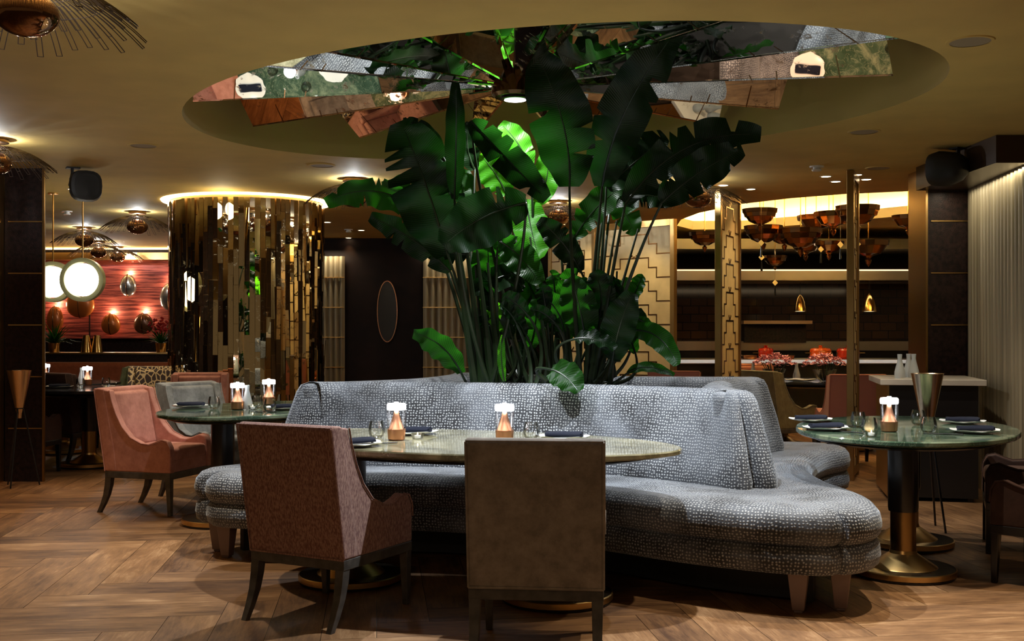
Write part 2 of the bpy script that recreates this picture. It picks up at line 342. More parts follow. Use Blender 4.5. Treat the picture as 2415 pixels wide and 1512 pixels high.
M['goldmirror'] = mat_mirror('gold_antique_mirror', (.86, .72, .46), (.25, .18, .08), 22)
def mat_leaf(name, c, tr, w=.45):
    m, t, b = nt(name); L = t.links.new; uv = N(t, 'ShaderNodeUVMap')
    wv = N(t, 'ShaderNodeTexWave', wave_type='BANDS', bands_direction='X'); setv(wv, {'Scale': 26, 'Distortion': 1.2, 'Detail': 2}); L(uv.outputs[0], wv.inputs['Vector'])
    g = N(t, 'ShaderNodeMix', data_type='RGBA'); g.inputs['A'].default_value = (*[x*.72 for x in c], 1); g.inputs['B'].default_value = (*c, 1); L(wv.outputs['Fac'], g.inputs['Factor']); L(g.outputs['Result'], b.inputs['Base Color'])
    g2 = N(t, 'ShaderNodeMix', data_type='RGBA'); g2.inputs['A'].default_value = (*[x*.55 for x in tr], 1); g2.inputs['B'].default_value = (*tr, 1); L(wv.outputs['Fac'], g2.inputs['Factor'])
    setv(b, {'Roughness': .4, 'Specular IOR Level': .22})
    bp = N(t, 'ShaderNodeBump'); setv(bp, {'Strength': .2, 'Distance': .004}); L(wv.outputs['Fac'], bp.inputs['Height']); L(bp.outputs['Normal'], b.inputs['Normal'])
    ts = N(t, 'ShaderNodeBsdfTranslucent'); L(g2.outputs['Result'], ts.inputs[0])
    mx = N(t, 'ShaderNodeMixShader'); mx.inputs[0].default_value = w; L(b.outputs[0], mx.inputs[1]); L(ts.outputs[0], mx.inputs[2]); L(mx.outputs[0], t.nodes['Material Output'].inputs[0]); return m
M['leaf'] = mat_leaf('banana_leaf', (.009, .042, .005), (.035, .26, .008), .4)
M['leafshade'] = mat_leaf('shaded_leaf', (.004, .017, .003), (.006, .045, .003), .22)  # shade of the dark silhouettes put into the leaf colour
M['leaflit_lime'] = mat_leaf('lit_or_lime_leaf', (.05, .26, .012), (.18, .80, .015), .55)  # spotlit brightness put into the colour; also used for pale lime leaves
def mat_redwall():
    m, t, b = nt('red_woven_wallcovering'); L = t.links.new; tc = N(t, 'ShaderNodeTexCoord')
    mp = N(t, 'ShaderNodeMapping'); mp.inputs['Scale'].default_value = (.8, .8, 19); L(tc.outputs['Object'], mp.inputs['Vector'])
    n1 = N(t, 'ShaderNodeTexNoise'); setv(n1, {'Scale': 1.6, 'Detail': 6, 'Roughness': .7}); L(mp.outputs[0], n1.inputs['Vector'])
    mr = N(t, 'ShaderNodeMapRange'); setv(mr, {'From Min': .42, 'From Max': .6}); L(n1.outputs['Fac'], mr.inputs['Value'])
    g = N(t, 'ShaderNodeMix', data_type='RGBA'); g.inputs['A'].default_value = (.10, .004, .004, 1); g.inputs['B'].default_value = (.55, .12, .08, 1); L(mr.outputs['Result'], g.inputs['Factor'])
    L(g.outputs['Result'], b.inputs['Base Color']); b.inputs['Roughness'].default_value = .6; return m
M['redwall'] = mat_redwall()
def mat_tiles(name, c1, c2, mortar, sx, sz, rough=.12):
    m, t, b = nt(name); L = t.links.new; uv = N(t, 'ShaderNodeUVMap')
    br = N(t, 'ShaderNodeTexBrick'); setv(br, {'Color1': (*c1, 1), 'Color2': (*c2, 1), 'Mortar': (*mortar, 1), 'Scale': 1, 'Mortar Size': .006, 'Bias': -.4, 'Brick Width': sx, 'Row Height': sz}); L(uv.outputs[0], br.inputs['Vector'])
    L(br.outputs['Color'], b.inputs['Base Color']); b.inputs['Roughness'].default_value = rough; return m
M['kitchentile'] = mat_tiles('brown_glazed_tile', (.07, .028, .012), (.010, .005, .003), (.004, .003, .002), .26, .13)
M['walltile'] = mat_tiles('bronze_wall_tile', (.10, .06, .03), (.07, .04, .02), (.20, .13, .06), .6, .445, .35)
def mat_pleat():
    m, t, b = nt('metallic_pleated_panel'); L = t.links.new; tc = N(t, 'ShaderNodeTexCoord')
    mp = N(t, 'ShaderNodeMapping'); mp.inputs['Scale'].default_value = (22, 22, .35); L(tc.outputs['Object'], mp.inputs['Vector'])
    n1 = N(t, 'ShaderNodeTexNoise'); setv(n1, {'Scale': 1, 'Detail': 5}); L(mp.outputs[0], n1.inputs['Vector'])
    g = N(t, 'ShaderNodeMix', data_type='RGBA'); g.inputs['A'].default_value = (.07, .05, .025, 1); g.inputs['B'].default_value = (.60, .50, .32, 1); L(n1.outputs['Fac'], g.inputs['Factor'])
    L(g.outputs['Result'], b.inputs['Base Color']); setv(b, {'Roughness': .42, 'Metallic': .35}); return m
M['pleat'] = mat_pleat()
M['screenpanel'] = pbr('cream_parchment_panel', (.62, .47, .24), .6, noise=.12, nscale=5)

# ------------------------------------------------------------ floor
def build_floor():
    m = MB(); w, n = .235, 5; ang = math.radians(7); ca, sa = math.cos(ang), math.sin(ang); done = set()
    def put(x0, y0, x1, y1, horiz):
        key = (round(x0, 3), round(y0, 3))
        if key in done: return
        done.add(key); g = .0012
        q = [(x0+g, y0+g), (x1-g, y0+g), (x1-g, y1-g), (x0+g, y1-g)]
        P = [(x*ca-y*sa, x*sa+y*ca) for x, y in q]; cx = sum(p[0] for p in P)/4; cy = sum(p[1] for p in P)/4
        if not (-9.6 < cx < 9.2 and -2.5 < cy < 20.3): return
        ru, rv = R.random()*40, R.random()*40; Ln = (x1-x0) if horiz else (y1-y0); Wd = w
        uv = [(ru, rv), (ru+Ln, rv), (ru+Ln, rv+Wd), (ru, rv+Wd)] if horiz else [(ru, rv), (ru, rv+Wd), (ru+Ln, rv+Wd), (ru+Ln, rv)]
        m.poly([(x, y, 0) for x, y in P], uv, 0, R.uniform(-.5, .5))
    for cx in range(-46, 52):
        for cy in range(-18, 94):
            r = (cx-cy) % (2*n)
            if r < n: put((cx-r)*w, cy*w, (cx-r+n)*w, (cy+1)*w, True)
            else: top = cy+(r-n); put(cx*w, (top-n+1)*w, (cx+1)*w, (top+1)*w, False)
    m.build('floor', M['floor'], smooth=0, kind='structure')
    b = MB(); b.box((-9.8, -2.8, -.06), (9.4, 20.6, -.002)); b.build('floor_slab', M['black'], smooth=0, kind='structure')
build_floor()

# ------------------------------------------------------------ ceiling with the oval recess and the kitchen cove
OC = Vector((0.118, 7.009)); OA = math.radians(-32.8)
def oval(t, a=2.50, b=1.80):
    x, y = a*math.cos(t), b*math.sin(t); return (OC.x+x*math.cos(OA)-y*math.sin(OA), OC.y+x*math.sin(OA)+y*math.cos(OA))
COVE = [(2.13, 13.9), (2.22, 13.1), (2.52, 12.2), (2.95, 11.65), (3.4, 11.3), (4.03, 11.05), (5.0, 10.9), (6.0, 11.1), (6.4, 11.8), (5.6, 12.7), (4.8, 13.4), (4.0, 14.4), (3.17, 15.2), (2.5, 15.25), (2.2, 14.7)]
def ceiling():
    bm = bmesh.new(); H = 2.7
    def loop(pts):
        vs = [bm.verts.new((x, y, H)) for x, y in pts]; return [bm.edges.new((vs[i], vs[(i+1) % len(vs)])) for i in range(len(vs))]
    E = loop([(-9.6, -2.5), (9.2, -2.5), (9.2, 20.3), (-9.6, 20.3)])
    E += loop([oval(2*PI*i/96) for i in range(96)]); E += loop(COVE)
    bmesh.ops.triangle_fill(bm, use_beauty=True, edges=E)
    me = bpy.data.meshes.new('ceiling'); bm.to_mesh(me); bm.free(); me.materials.append(M['ceiling'])
    o = bpy.data.objects.new('ceiling', me); COL.objects.link(o); o['kind'] = 'structure'
    m = MB(); n = 96
    ring = [oval(2*PI*i/n) for i in range(n)]
    m.grid([[(x, y, 2.7) for x, y in ring], [(x, y, 3.3) for x, y in ring]], closed=True); m.poly([(x, y, 3.3) for x, y in ring])
    m.build('ceiling_recess', M['recess'], kind='structure')
    # kitchen cove: lip then a wider vault
    m = MB(); c = (4.1, 13.2)
    big = [(c[0]+(x-c[0])*1.18, c[1]+(y-c[1])*1.14) for x, y in COVE]
    m.grid([[(x, y, 2.70) for x, y in COVE], [(x, y, 2.82) for x, y in COVE]], closed=True)
    m.build('ceiling_cove_lip', M['covepaint'], kind='structure')
    m = MB(); m.grid([[(x, y, 2.75) for x, y in COVE], [(x, y, 2.75) for x, y in big], [(x, y, 3.25) for x, y in big]], closed=True); m.poly([(x, y, 3.25) for x, y in big])
    m.build('ceiling_cove_vault', M['covepaint'], kind='structure')
    m = MB(); mid = [(c[0]+(x-c[0])*1.08, c[1]+(y-c[1])*1.06, 2.79) for x, y in COVE]
    m.tube(mid+[mid[0]], .02, 6); m.build('trim_cove_strip', M['kitcove'], kind='structure')
ceiling()

# ------------------------------------------------------------ walls
def slab(name, a, b, z0, z1, mat, th=.12, kind='structure'):
    a, b = Vector(a), Vector(b); d = (b-a); L = d.length; d.normalize(); n = Vector((d.y, -d.x))
    m = MB(); P = [(a.x, a.y), (b.x, b.y), (b.x-n.x*th, b.y-n.y*th), (a.x-n.x*th, a.y-n.y*th)]
    i = len(m.v); m.v += [(x, y, z0) for x, y in P]+[(x, y, z1) for x, y in P]
    for q in ((0,3,2,1),(4,5,6,7),(0,1,5,4),(1,2,6,5),(2,3,7,6),(3,0,4,7)):
        m.face([i+k for k in q], [(0, z0), (L, z0), (L, z1), (0, z1)])
    return m.build(name, mat, smooth=0, kind=kind)
slab('wall_back', (-3.9, 16.7), (1.0, 16.7), 0, 2.7, M['wallwood'])
slab('wall_lounge_back', (-9.6, 19.0), (-3.9, 19.0), 0, 2.7, M['darkwood'])
slab('wall_lounge_side', (-3.9, 16.7), (-3.9, 19.0), 0, 2.7, M['darkwood'])
slab('wall_left', (-9.6, 4.0), (-9.6, 19.0), 0, 2.7, M['darkwood'])
slab('wall_kitchen_back', (1.0, 17.4), (9.2, 17.4), 0, 2.7, M['kitchentile'])
slab('wall_kitchen_side', (1.0, 16.7), (1.0, 17.4), 0, 2.7, M['wallwood'])
slab('wall_right', (5.2, 9.9), (5.2, 3.0), 0, 2.7, M['walltile'])

def ribbed(name, x0, x1, y, n):
    m = MB(); wd = (x1-x0)/n; rows = []
    top = [];
    for k in range(n*6+1):
        a = k/6; x = x0+wd*a; top.append((x, y-.05*abs(math.sin(PI*a))))
    m.grid([[(x, yy, .1) for x, yy in top], [(x, yy, 2.42) for x, yy in top]])
    o = m.build(name, M['pleat'], smooth=50, kind='structure')
    b = MB()
    for z in (.75, 1.2, 1.65, 2.10): b.box((x0, y-.065, z-.006), (x1, y-.02, z+.006))
    b.build('trim_'+name, M['brass'], o, smooth=0)
    light('wall_washer', 'AREA', ((x0+x1)/2, y-.14, 2.5), 4.5, (1, .85, .6), x1-x0, aim=((x0+x1)/2, y+.02, .9), size_y=.03)
ribbed('wall_fluted_panel', -2.86, -2.52, 16.62, 4); ribbed('wall_fluted_panel_pair', -1.34, -.45, 16.62, 9)
# portrait mirror on the dark wall
def oval_mirror():
    t = thing('oval_mirror', 'tall narrow oval mirror with thin brass rim on the dark back wall', 'mirror', (-1.885, 16.68, 1.59))
    rx, rz = .15, .46; n = 48
    m = MB(); m.poly([(rx*math.cos(2*PI*k/n), -.015, rz*math.sin(2*PI*k/n)) for k in range(n)]); m.build('mirror_glass', M['black'], t, smooth=0)
    m = MB(); P = [(rx*math.cos(2*PI*k/n), -.02, rz*math.sin(2*PI*k/n)) for k in range(n)]
    m.tube(P+[P[0]], .009, 6); m.build('rim', M['copper'], t)
oval_mirror()

def pillar(name, x0, x1, y, sgn):
    m = MB()
    if sgn > 0: m.prism([(x0, y), (x1, y), (x1-.16, y+.4), (x0-.2, y+.4)], 0, 2.7, 'z')
    else: m.box((x0, y, 0), (x1, y+.4, 2.7))
    o = m.build(name, M['darkwood'], smooth=0, kind='structure')
    b = MB()
    for k in range(6):
        z = 2.24-.4455*k
        if z > .05: b.box((x0+.03, y-.006, z-.005), (x1-.02, y+.01, z+.005))
    b.build('trim_band', M['brass'], o, smooth=0)
    e = MB(); xe = x0 if sgn < 0 else x1
    e.box((xe-.016, y-.008, 0), (xe+.002, y+.012, 2.7)); e.build('trim_edge', M['brass_dark'], o, smooth=0)
    return o
pillar('pillar_left', -4.37, -4.03, 9.5, 1)
p = pillar('pillar_right', 3.56, 3.93, 9.45, -1)
b = MB(); b.box((3.545, 9.46, 0), (3.56, 9.86, 2.7)); b.build('trim_brass_side', M['brass_dark'], p, smooth=0)
m = MB(); m.box((-4.85, 9.42, 0), (-4.375, 9.49, 2.7)); m.build('pillar_gold', M['brass'], smooth=0, kind='structure')

# right bulkhead with pleated panel below it
m = MB(); m.box((3.46, 6.9, 2.53), (5.15, 9.44, 2.698)); m.box((3.50, 7.88, 2.5), (3.54, 9.44, 2.53))
m = MB()
i = 0; m.v += [(3.46, 9.44, 2.5), (3.46, 7.88, 2.5), (5.15, 7.88, 2.5), (5.15, 9.44, 2.5), (3.46, 9.44, 2.698), (3.46, 7.88, 2.698), (5.15, 7.88, 2.698), (5.15, 9.44, 2.698)]
for q in ((0,1,2,3),(4,7,6,5),(0,4,5,1),(1,5,6,2),(2,6,7,3),(3,7,4,0)): m.face(q)
m.build('ceiling_bulkhead', pbr('bulkhead_bronze', (.06, .035, .02), .3, .5), smooth=0, kind='structure')
def pleated():
    m = MB(); A = Vector((3.93, 9.42)); B = Vector((3.74, 7.95)); C2 = Vector((3.86, 7.95)); n = 17; row = []
    d = (B-A); nn = Vector((d.y, -d.x)).normalized()
    if nn.x > 0: nn = -nn
    for k in range(n*6+1):
        a = k/6; p = A+d*(a/n)+nn*(.045*abs(math.sin(PI*a))); row.append((p.x, p.y))
    row += [(B.x+.05, B.y-.01), (B.x+.5, B.y)]
    m.grid([[(x, y, 0) for x, y in row], [(x, y, 2.51) for x, y in row]]); m.build('wall_pleated', M['pleat'], smooth=50, kind='structure')
    light('pleat_washer', 'AREA', (3.69, 8.66, 2.485), 6, (1, .90, .66), .04, size_y=1.4)
    light('pleat_washer_front', 'AREA', (4.05, 7.90, 2.49), 1.1, (1, .93, .8), .6, size_y=.03)
pleated()

# ------------------------------------------------------------ mirror flower in the recess
def mirror_flower():
    t = thing('mirror_canopy', 'pleated canopy of antique mirror blades radiating inside the oval ceiling recess', 'ceiling sculpture', (HUB.x, HUB.y, 2.7))
    lows = [(206, 1.95), (174, 2.12), (150, 2.22), (127, 2.0), (102, 1.25), (78, 1.3), (55, 1.55), (36, 1.85), (15, 1.85), (-13, 2.28), (-34, 2.5), (-58, 2.0), (-84, 1.75), (-110, 1.7), (-135, 1.75)]
    n = len(lows); zl, zh = .10, .40
    for i in range(n):
        a0, r0 = lows[i]; a1, r1 = lows[(i+1) % n]
        if a1 > a0: a1 -= 360
        am = (a0+a1)/2; rm = (r0+r1)/2
        def P(a, r, z): a = math.radians(a); return Vector((r*math.cos(a), r*math.sin(a), z))
        for side, (al, rl) in enumerate(((a0, r0), (a1, r1))):
            q = [P(al, .14, zl+.04), P(al, rl, zl), P(am, min(rl, rm)*.97, zh), P(am, .14, zl+.10)]
            nrm = (q[1]-q[0]).cross(q[3]-q[0]).normalized()
            m = MB(); m.poly([tuple(v) for v in q]); off = nrm*(-.012 if nrm.z < 0 else .012)
            m.poly([tuple(v+off) for v in q]); 
            for k in range(4): m.poly([tuple(q[k]), tuple(q[(k+1) % 4]), tuple(q[(k+1) % 4]+off), tuple(q[k]+off)])
            mt = M['coppermirror'] if (i*2+side) % 5 == 3 else M['mirror']
            o = m.build('mirror_blade', mt, t, smooth=0)
            j = MB()
            for f in (.36, .62, .69, .86):
                w0 = q[0].lerp(q[1], f); w1 = q[3].lerp(q[2], f+R.uniform(-.03, .03)); dn = -off.normalized()*.002
                d = (q[1]-q[0]).normalized()*.004
                j.poly([tuple(w0+dn-d), tuple(w0+dn+d), tuple(w1+dn+d), tuple(w1+dn-d)])
            j.build('seam', M['bronze'], o, smooth=0)
    m = MB(); m.lathe([(.13, .08), (.15, .10), (.15, .30), (.12, .55)], 24); m.build('hub', M['bronze'], t)
    m = MB(); m.lathe([(.085, .066), (.095, .07), (.095, .085)], 24); o = m.build('lamp_trim', M['black'], t)
    m = MB(); m.lathe([(.0001, .062), (.07, .063)], 24, cap=False); m.build('lamp_lens', M['coollens'], t)
    m = MB()
    for a in range(0, 360, 45):
        c, s = math.cos(math.radians(a)), math.sin(math.radians(a)); m.tube([(.1*c, .1*s, .2), (1.1*c, 1.1*s, .45)], .008, 5)
    m.build('support_rods', M['black'], t)
mirror_flower()

# ------------------------------------------------------------ banquette
def catmull(pts, n):
    P = [Vector(p) for p in pts]; P = [P[0]*2-P[1]]+P+[P[-1]*2-P[-2]]; out = []
    for i in range(1, len(P)-2):
        for k in range(24):
            t = k/24; a, b, c, d = P[i-1], P[i], P[i+1], P[i+2]
            out.append(.5*((2*b)+(c-a)*t+(2*a-5*b+4*c-d)*t*t+(3*b-a-3*c+d)*t**3))
    out.append(P[-2]); L = [0]
    for i in range(1, len(out)): L.append(L[-1]+(out[i]-out[i-1]).length)
    res = []; j = 0
    for k in range(n):
        s = L[-1]*k/(n-1)
        while j < len(L)-2 and L[j+1] < s: j += 1
        f = (s-L[j])/max(1e-9, L[j+1]-L[j]); res.append(out[j].lerp(out[j+1], min(1, f)))
    return res, L[-1]
def inward(pts, blend=.14):
    n = len(pts); out = []; step = 7
    for i, p in enumerate(pts):
        t = (pts[min(n-1, i+step)]-pts[max(0, i-step)]).normalized(); nn = Vector((-t.y, t.x))
        if nn.dot(-p) < 0: nn = -nn
        dend = min((p-pts[0]).length, (p-pts[-1]).length); w = math.exp(-(dend/blend)**2)
        out.append((nn*(1-w)+(-p).normalized()*w*1.1))
    return out
OUT = {'front': [(-1.75,-1.46),(-1.72,-1.54),(-1.60,-1.60),(-1.35,-1.58),(-1.0,-1.45),(-.57,-1.31),(-.1,-1.28),(.3,-1.36),(.655,-1.48),(1.03,-1.61),(1.40,-1.68),(1.62,-1.68),(1.74,-1.65),(1.775,-1.59)],
       'right': [(1.775,-1.59),(1.81,-1.60),(1.89,-1.50),(1.93,-1.30),(1.84,-.95),(1.64,-.55),(1.50,-.1),(1.46,.4),(1.50,.85),(1.60,1.15),(1.60,1.34),(1.54,1.44),(1.48,1.42)],
       'back': [(1.48,1.42),(1.46,1.52),(1.2,1.55),(.7,1.38),(0,1.30),(-.7,1.38),(-1.4,1.58),(-1.62,1.56),(-1.68,1.46)],
       'left': [(-1.68,1.46),(-1.77,1.42),(-1.80,1.2),(-1.6,.5),(-1.55,-.1),(-1.66,-.7),(-1.86,-1.1),(-1.92,-1.30),(-1.87,-1.44),(-1.80,-1.49),(-1.75,-1.46)]}
INN = {'front': [(-1.66,-.89),(-1.58,-.94),(-1.40,-.92),(-1.1,-.82),(-.7,-.71),(-.1,-.65),(.43,-.68),(.80,-.79),(1.05,-.91),(1.18,-1.00),(1.26,-.99),(1.255,-.91)],
       'right': [(1.255,-.91),(1.33,-.92),(1.37,-.82),(1.25,-.5),(1.10,-.1),(1.06,.4),(1.12,.8),(1.18,.96),(1.14,1.06)],
       'back': [(1.14,1.06),(1.04,1.12),(.88,1.10),(.45,.97),(0,.9),(-.5,.95),(-1.1,1.10),(-1.26,1.11),(-1.34,1.04)],
       'left': [(-1.34,1.04),(-1.40,.94),(-1.38,.80),(-1.28,.4),(-1.25,-.1),(-1.40,-.5),(-1.58,-.70),(-1.66,-.80),(-1.66,-.89)]}
def banquette():
    t = thing('banquette', 'large four-sided curved banquette in grey snakeskin-pattern velvet around the planter', 'sofa', (CEN.x, CEN.y, 0), TH)
    n = 96
    for bay in ('front', 'right', 'back', 'left'):
        P, L = catmull(OUT[bay], n); Q, L2 = catmull(INN[bay], n)
        # align inner samples to outer ones
        iP = inward(P); iQ = inward(Q, .12)
        prof = [(.07, .185), (.03, .19), (.008, .21), (0, .25), (.004, .29), (.018, .315), (.030, .322), (.016, .332), (0, .355), (-.006, .395), (.004, .44), (.03, .472), (.07, .487), (.13, .492)]
        rows, uvs = [], []; lv = 0
        for j, (o, z) in enumerate(prof):
            if j: lv += math.dist(prof[j], prof[j-1])
            rows.append([(p.x+i.x*o, p.y+i.y*o, z) for p, i in zip(P, iP)]); uvs.append([(L*k/(n-1), lv) for k in range(n)])
        for f in (.3, .6, 1.0):
            zz = .492-.02*f
            rr = []
            for k in range(n):
                a = P[k]+iP[k]*.13; b = Q[k]-iQ[k]*(-.03); q = a.lerp(b, f); rr.append((q.x, q.y, zz))
            rows.append(rr); uvs.append([(L*k/(n-1), lv+.45*f) for k in range(n)])
        m = MB(); m.grid(rows, uvs); m.build('seat', M['snake'], t, smooth=60)
        prof = [(-.015, .46), (-.02, .50), (-.005, .56), (.03, .70), (.075, .84), (.10, .92), (.125, .962), (.17, .98), (.22, .975), (.255, .95), (.27, .90), (.275, .60)]
        rows, uvs = [], []; lv = 0
        for j, (o, z) in enumerate(prof):
            if j: lv += math.dist(prof[j], prof[j-1])
            rows.append([(p.x+i.x*o, p.y+i.y*o, z) for p, i in zip(Q, iQ)]); uvs.append([(L2*k/(n-1), lv+3) for k in range(n)])
        m = MB(); m.grid(rows, uvs); m.build('backrest', M['snake'], t, smooth=60)
    for x, y in ((1.255, -.91), (-1.66, -.89), (1.14, 1.06), (-1.34, 1.04)):
        d = Vector((x, y)); c = d-d.normalized()*.20
        m = MB(); m.lathe([(.05, .80), (.062, .92), (.06, .955), (.035, .968), (.0001, .972)], 24, (c.x, c.y, 0)); m.build('corner_pad', M['snake'], t, smooth=60)
    # plinth (dark, recessed) and legs at the tips
    m = MB(); ring = []
    for bay in ('front', 'right', 'back', 'left'):
        P, L = catmull(OUT[bay], 24); I = inward(P); ring += [(p.x+i.x*.30, p.y+i.y*.30) for p, i in zip(P[:-1], I[:-1])]
    c = Vector((0, 0))
    m.grid([[(x, y, .02) for x, y in ring], [(x, y, .24) for x, y in ring]], closed=True); m.build('plinth', M['blackmatte'], t, smooth=0)
    m = MB(); ring2 = []
    for bay in ('front', 'right', 'back', 'left'):
        P, L = catmull(INN[bay], 24); I = inward(P, .1); ring2 += [(p.x+i.x*.2, p.y+i.y*.2, .80) for p, i in zip(P[:-1], I[:-1])]
    m.poly(ring2); m.build('soil', M['soil'], t, smooth=0)
    for (x, y) in ((-1.62,-1.48),(-1.78,-1.34),(1.58,-1.57),(1.76,-1.46),(1.48,1.24),(1.36,1.40),(-1.55,1.42),(-1.68,1.28)):
        d = Vector((x, y)).normalized()
        m = MB(); m.frustum((x, y), 0.012, .20, .055, .05, .095, .08, (-.0*d.x, -.0*d.y)); m.box((x-.02, y-.02, 0), (x+.02, y+.02, .013)); m.build('leg', M['leglight'], t, smooth=0, bevel=.004)
banquette()

# ------------------------------------------------------------ dining chairs
def make_chair(name, label, fab, wood, group=None, legs=True):
    t = thing(name, label, 'chair', group=group)
    side = [(-.255, .30), (-.345, .87), (-.33, .885), (-.225, .875), (-.205, .80), (-.17, .71), (-.12, .62), (-.05, .545), (.04, .505), (.10, .50), (.15, .515), (.20, .535), (.245, .525), (.27, .48), (.275, .42), (.275, .30)]
    for s in (-1, 1):
        m = MB(); a, b = (.205, .262) if s > 0 else (-.262, -.205); m.prism(side, a, b); m.build('side_wing', fab, t, bevel=.014)
    m = MB(); m.prism([(-.262, .30), (-.352, .875), (-.335, .893), (-.27, .885), (-.18, .46), (-.16, .30)], -.264, .264); m.build('backrest', fab, t, bevel=.014)
    m = MB(); m.prism([(-.26, .50), (-.285, .84), (-.265, .865), (-.225, .85), (-.17, .56), (-.15, .47)], -.20, .20); m.build('back_cushion', fab, t, bevel=.02)
    m = MB(); m.box((-.205, -.20, .375), (.205, .27, .475)); m.build('seat_cushion', fab, t, bevel=.03)
    m = MB(); m.box((-.22, -.2, .30), (.22, .262, .385)); m.build('seat_base', fab, t, bevel=.006)
    m = MB()
    for x in (-.262, .262):
        m.tube([(x, -.262, .303), (x, -.353, .878)], .005, 5)
    m.tube([(-.262, -.353, .882), (.262, -.353, .882)], .005, 5); m.tube([(-.262, -.264, .303), (.262, -.264, .303)], .005, 5)
    for x in (-.264, .264): m.tube([(x, y, z) for y, z in side[3:-1]], .0045, 5)
    m.build('piping', fab, t)
    m = MB(); m.box((-.262, -.262, .255), (.262, .272, .302)); m.build('seat_rail', wood, t, smooth=0, bevel=.004)
    for s in (-1, 1):
        m = MB(); x = s*.238
        m.frustum((x, .25), 0, .26, .028, .028, .045, .042, (0, .008)); m.build('leg', wood, t, smooth=0, bevel=.004)
        m = MB(); pts = [(x, -.238, .26), (x, -.245, .20), (x, -.262, .13), (x, -.292, .06), (x, -.325, 0)]
        rows = []
        for (px, py, pz), w, d in zip(pts, (.045, .042, .038, .033, .028), (.05, .048, .042, .036, .03)):
            rows.append([(px-w/2, py-d/2, pz), (px+w/2, py-d/2, pz), (px+w/2, py+d/2, pz), (px-w/2, py+d/2, pz)])
        m.grid(rows, closed=True); m.poly(rows[0]); m.poly(rows[-1]); m.build('leg', wood, t, smooth=0, bevel=.003)
    return t
def place(t, x, y, d, s=1): t.location = (x, y, 0); t.rotation_euler = (0, 0, facing(*d)); t.scale = (s, s, s)
c = make_chair('dining_chair', 'brown-pink tweed dining chair at the front oval table, seen from behind', M['tweed'], M['greywood']); place(c, -.835, 5.13, (.475, .88))
c = make_chair('dining_chair', 'taupe-grey velvet dining chair closest to the camera with square back', M['greyvel'], M['greywood']); place(c, .115, 4.52, (.09, .995))
pinkc = make_chair('dining_chair', 'salmon-pink velvet dining chair with studded edges beside the banquette end', M['pinkvel'], M['greywood']); place(pinkc, -2.57, 8.02, (.955, -.29))
silver = make_chair('dining_chair', 'silver-grey velvet dining chair behind the green marble table', M['silvervel'], M['greywood']); place(silver, -2.36, 8.66, (.80, -.60))
dup(pinkc, (-3.02, 10.5, 0), facing(.1, -1), 'salmon-pink chair behind the silver-grey chair, only its top showing')
green = make_chair('dining_chair', 'small green velvet chair behind the dark dining table by the leaf-print chair', M['greenvel'], M['black']); place(green, -4.30, 12.4, (-.3, -.95))
fl = make_chair('lounge_chair', 'high-backed leaf-print chair with salmon seat beside the mirrored column', M['floral'], M['black']); place(fl, -3.66, 11.3, (.25, -.97), 1.04)
for ch in COL.objects:
    if ch.parent == fl and ch.name.startswith(('seat_cushion', 'seat_base')): ch.data.materials.clear(); ch.data.materials.append(M['pinkvel'])
dark = make_chair('dining_chair', 'dark brown chair at the edge of the right-hand table, legs in shadow', M['darkvel'], M['black']); place(dark, 2.84, 5.68, (-.72, .69))
dup(dark, (3.10, 6.55, 0), facing(-.93, .36), 'dark brown chair behind the other dark chair at the green table')
dup(dark, (-4.35, 11.05, 0), facing(.5, .85), 'dark chair tucked under the far dark dining table')
dup(dark, (-4.45, 9.95, 0), facing(.1, .99), 'dark chair half hidden by the dark wood pillar')
olive = make_chair('dining_chair', 'olive-beige velvet chair behind the banquette, side turned to us', M['olivevel'], M['greywood']); place(olive, 2.80, 11.5, (.86, .5))
pk2 = make_chair('dining_chair', 'salmon chair with its plain back to us beside the brass post', M['pinkfar'], M['black']); place(pk2, 3.27, 10.7, (.05, 1))
dup(pk2, (4.05, 11.9, 0), facing(-.9, .1), 'salmon chair beyond the marble service station')
dup(pk2, (3.0, 13.4, 0), facing(.1, -1), 'salmon chair facing us across the flower table')
dup(pk2, (1.75, 11.6, 0), facing(.3, 1), 'salmon chair just seen over the banquette beside the screen')

# ------------------------------------------------------------ tables
def make_table(label, loc, rz, a, b, sep, top, h=.75, mat_col=None):
    t = thing('dining_table', label, 'table', loc, rz)
    m = MB(); n = 72
    m.lathe([(.86, h-.05), (.93, h-.034), (.985, h-.03), (1.0, h-.022), (1.0, h-.006), (.994, h)], n, sx=a, sy=b); m.build('tabletop', top, t, smooth=30)
    m = MB(); m.lathe([(.62, h-.075), (.84, h-.06), (.88, h-.048)], n, sx=a, sy=b); m.build('underframe', M['black'], t)
    for s in ((-1, 1) if sep else (0,)):
        x = s*sep/2
        m = MB(); m.lathe([(.075, .34), (.078, .36), (.078, h-.07)], 24, (x, 0, 0)); c = m.build('column', mat_col or M['black'], t)
        m = MB(); m.lathe([(.066, .12), (.066, .345)], 24, (x, 0, 0)); m.build('brass_sleeve', M['brass_dark'], c)
        m = MB(); m.lathe([(.255, 0), (.265, .004), (.265, .012)], 40, (x, 0, 0)); m.build('base_shadow_gap', M['black'], t)
        m = MB(); m.lathe([(.262, .012), (.27, .016), (.27, .042), (.264, .046)], 48, (x, 0, 0), cap=False); m.build('base_rim', M['brass'], t, smooth=25)
        m = MB(); m.lathe([(.264, .045), (.175, .047)], 48, (x, 0, 0)); m.build('base_plate', M['basetop'], t, smooth=25)
        m = MB(); m.lathe([(.175, .047), (.17, .052), (.072, .118), (.067, .135)], 48, (x, 0, 0), cap=False); m.build('base_cone', M['brass'], t, smooth=25)
    return t
T1 = Vector((-.31, 5.53, 0)); make_table('long oval olive-marble table in front of the banquette', T1, TH, 1.17, .58, 1.13, M['marblegold'], mat_col=M['greywood'])
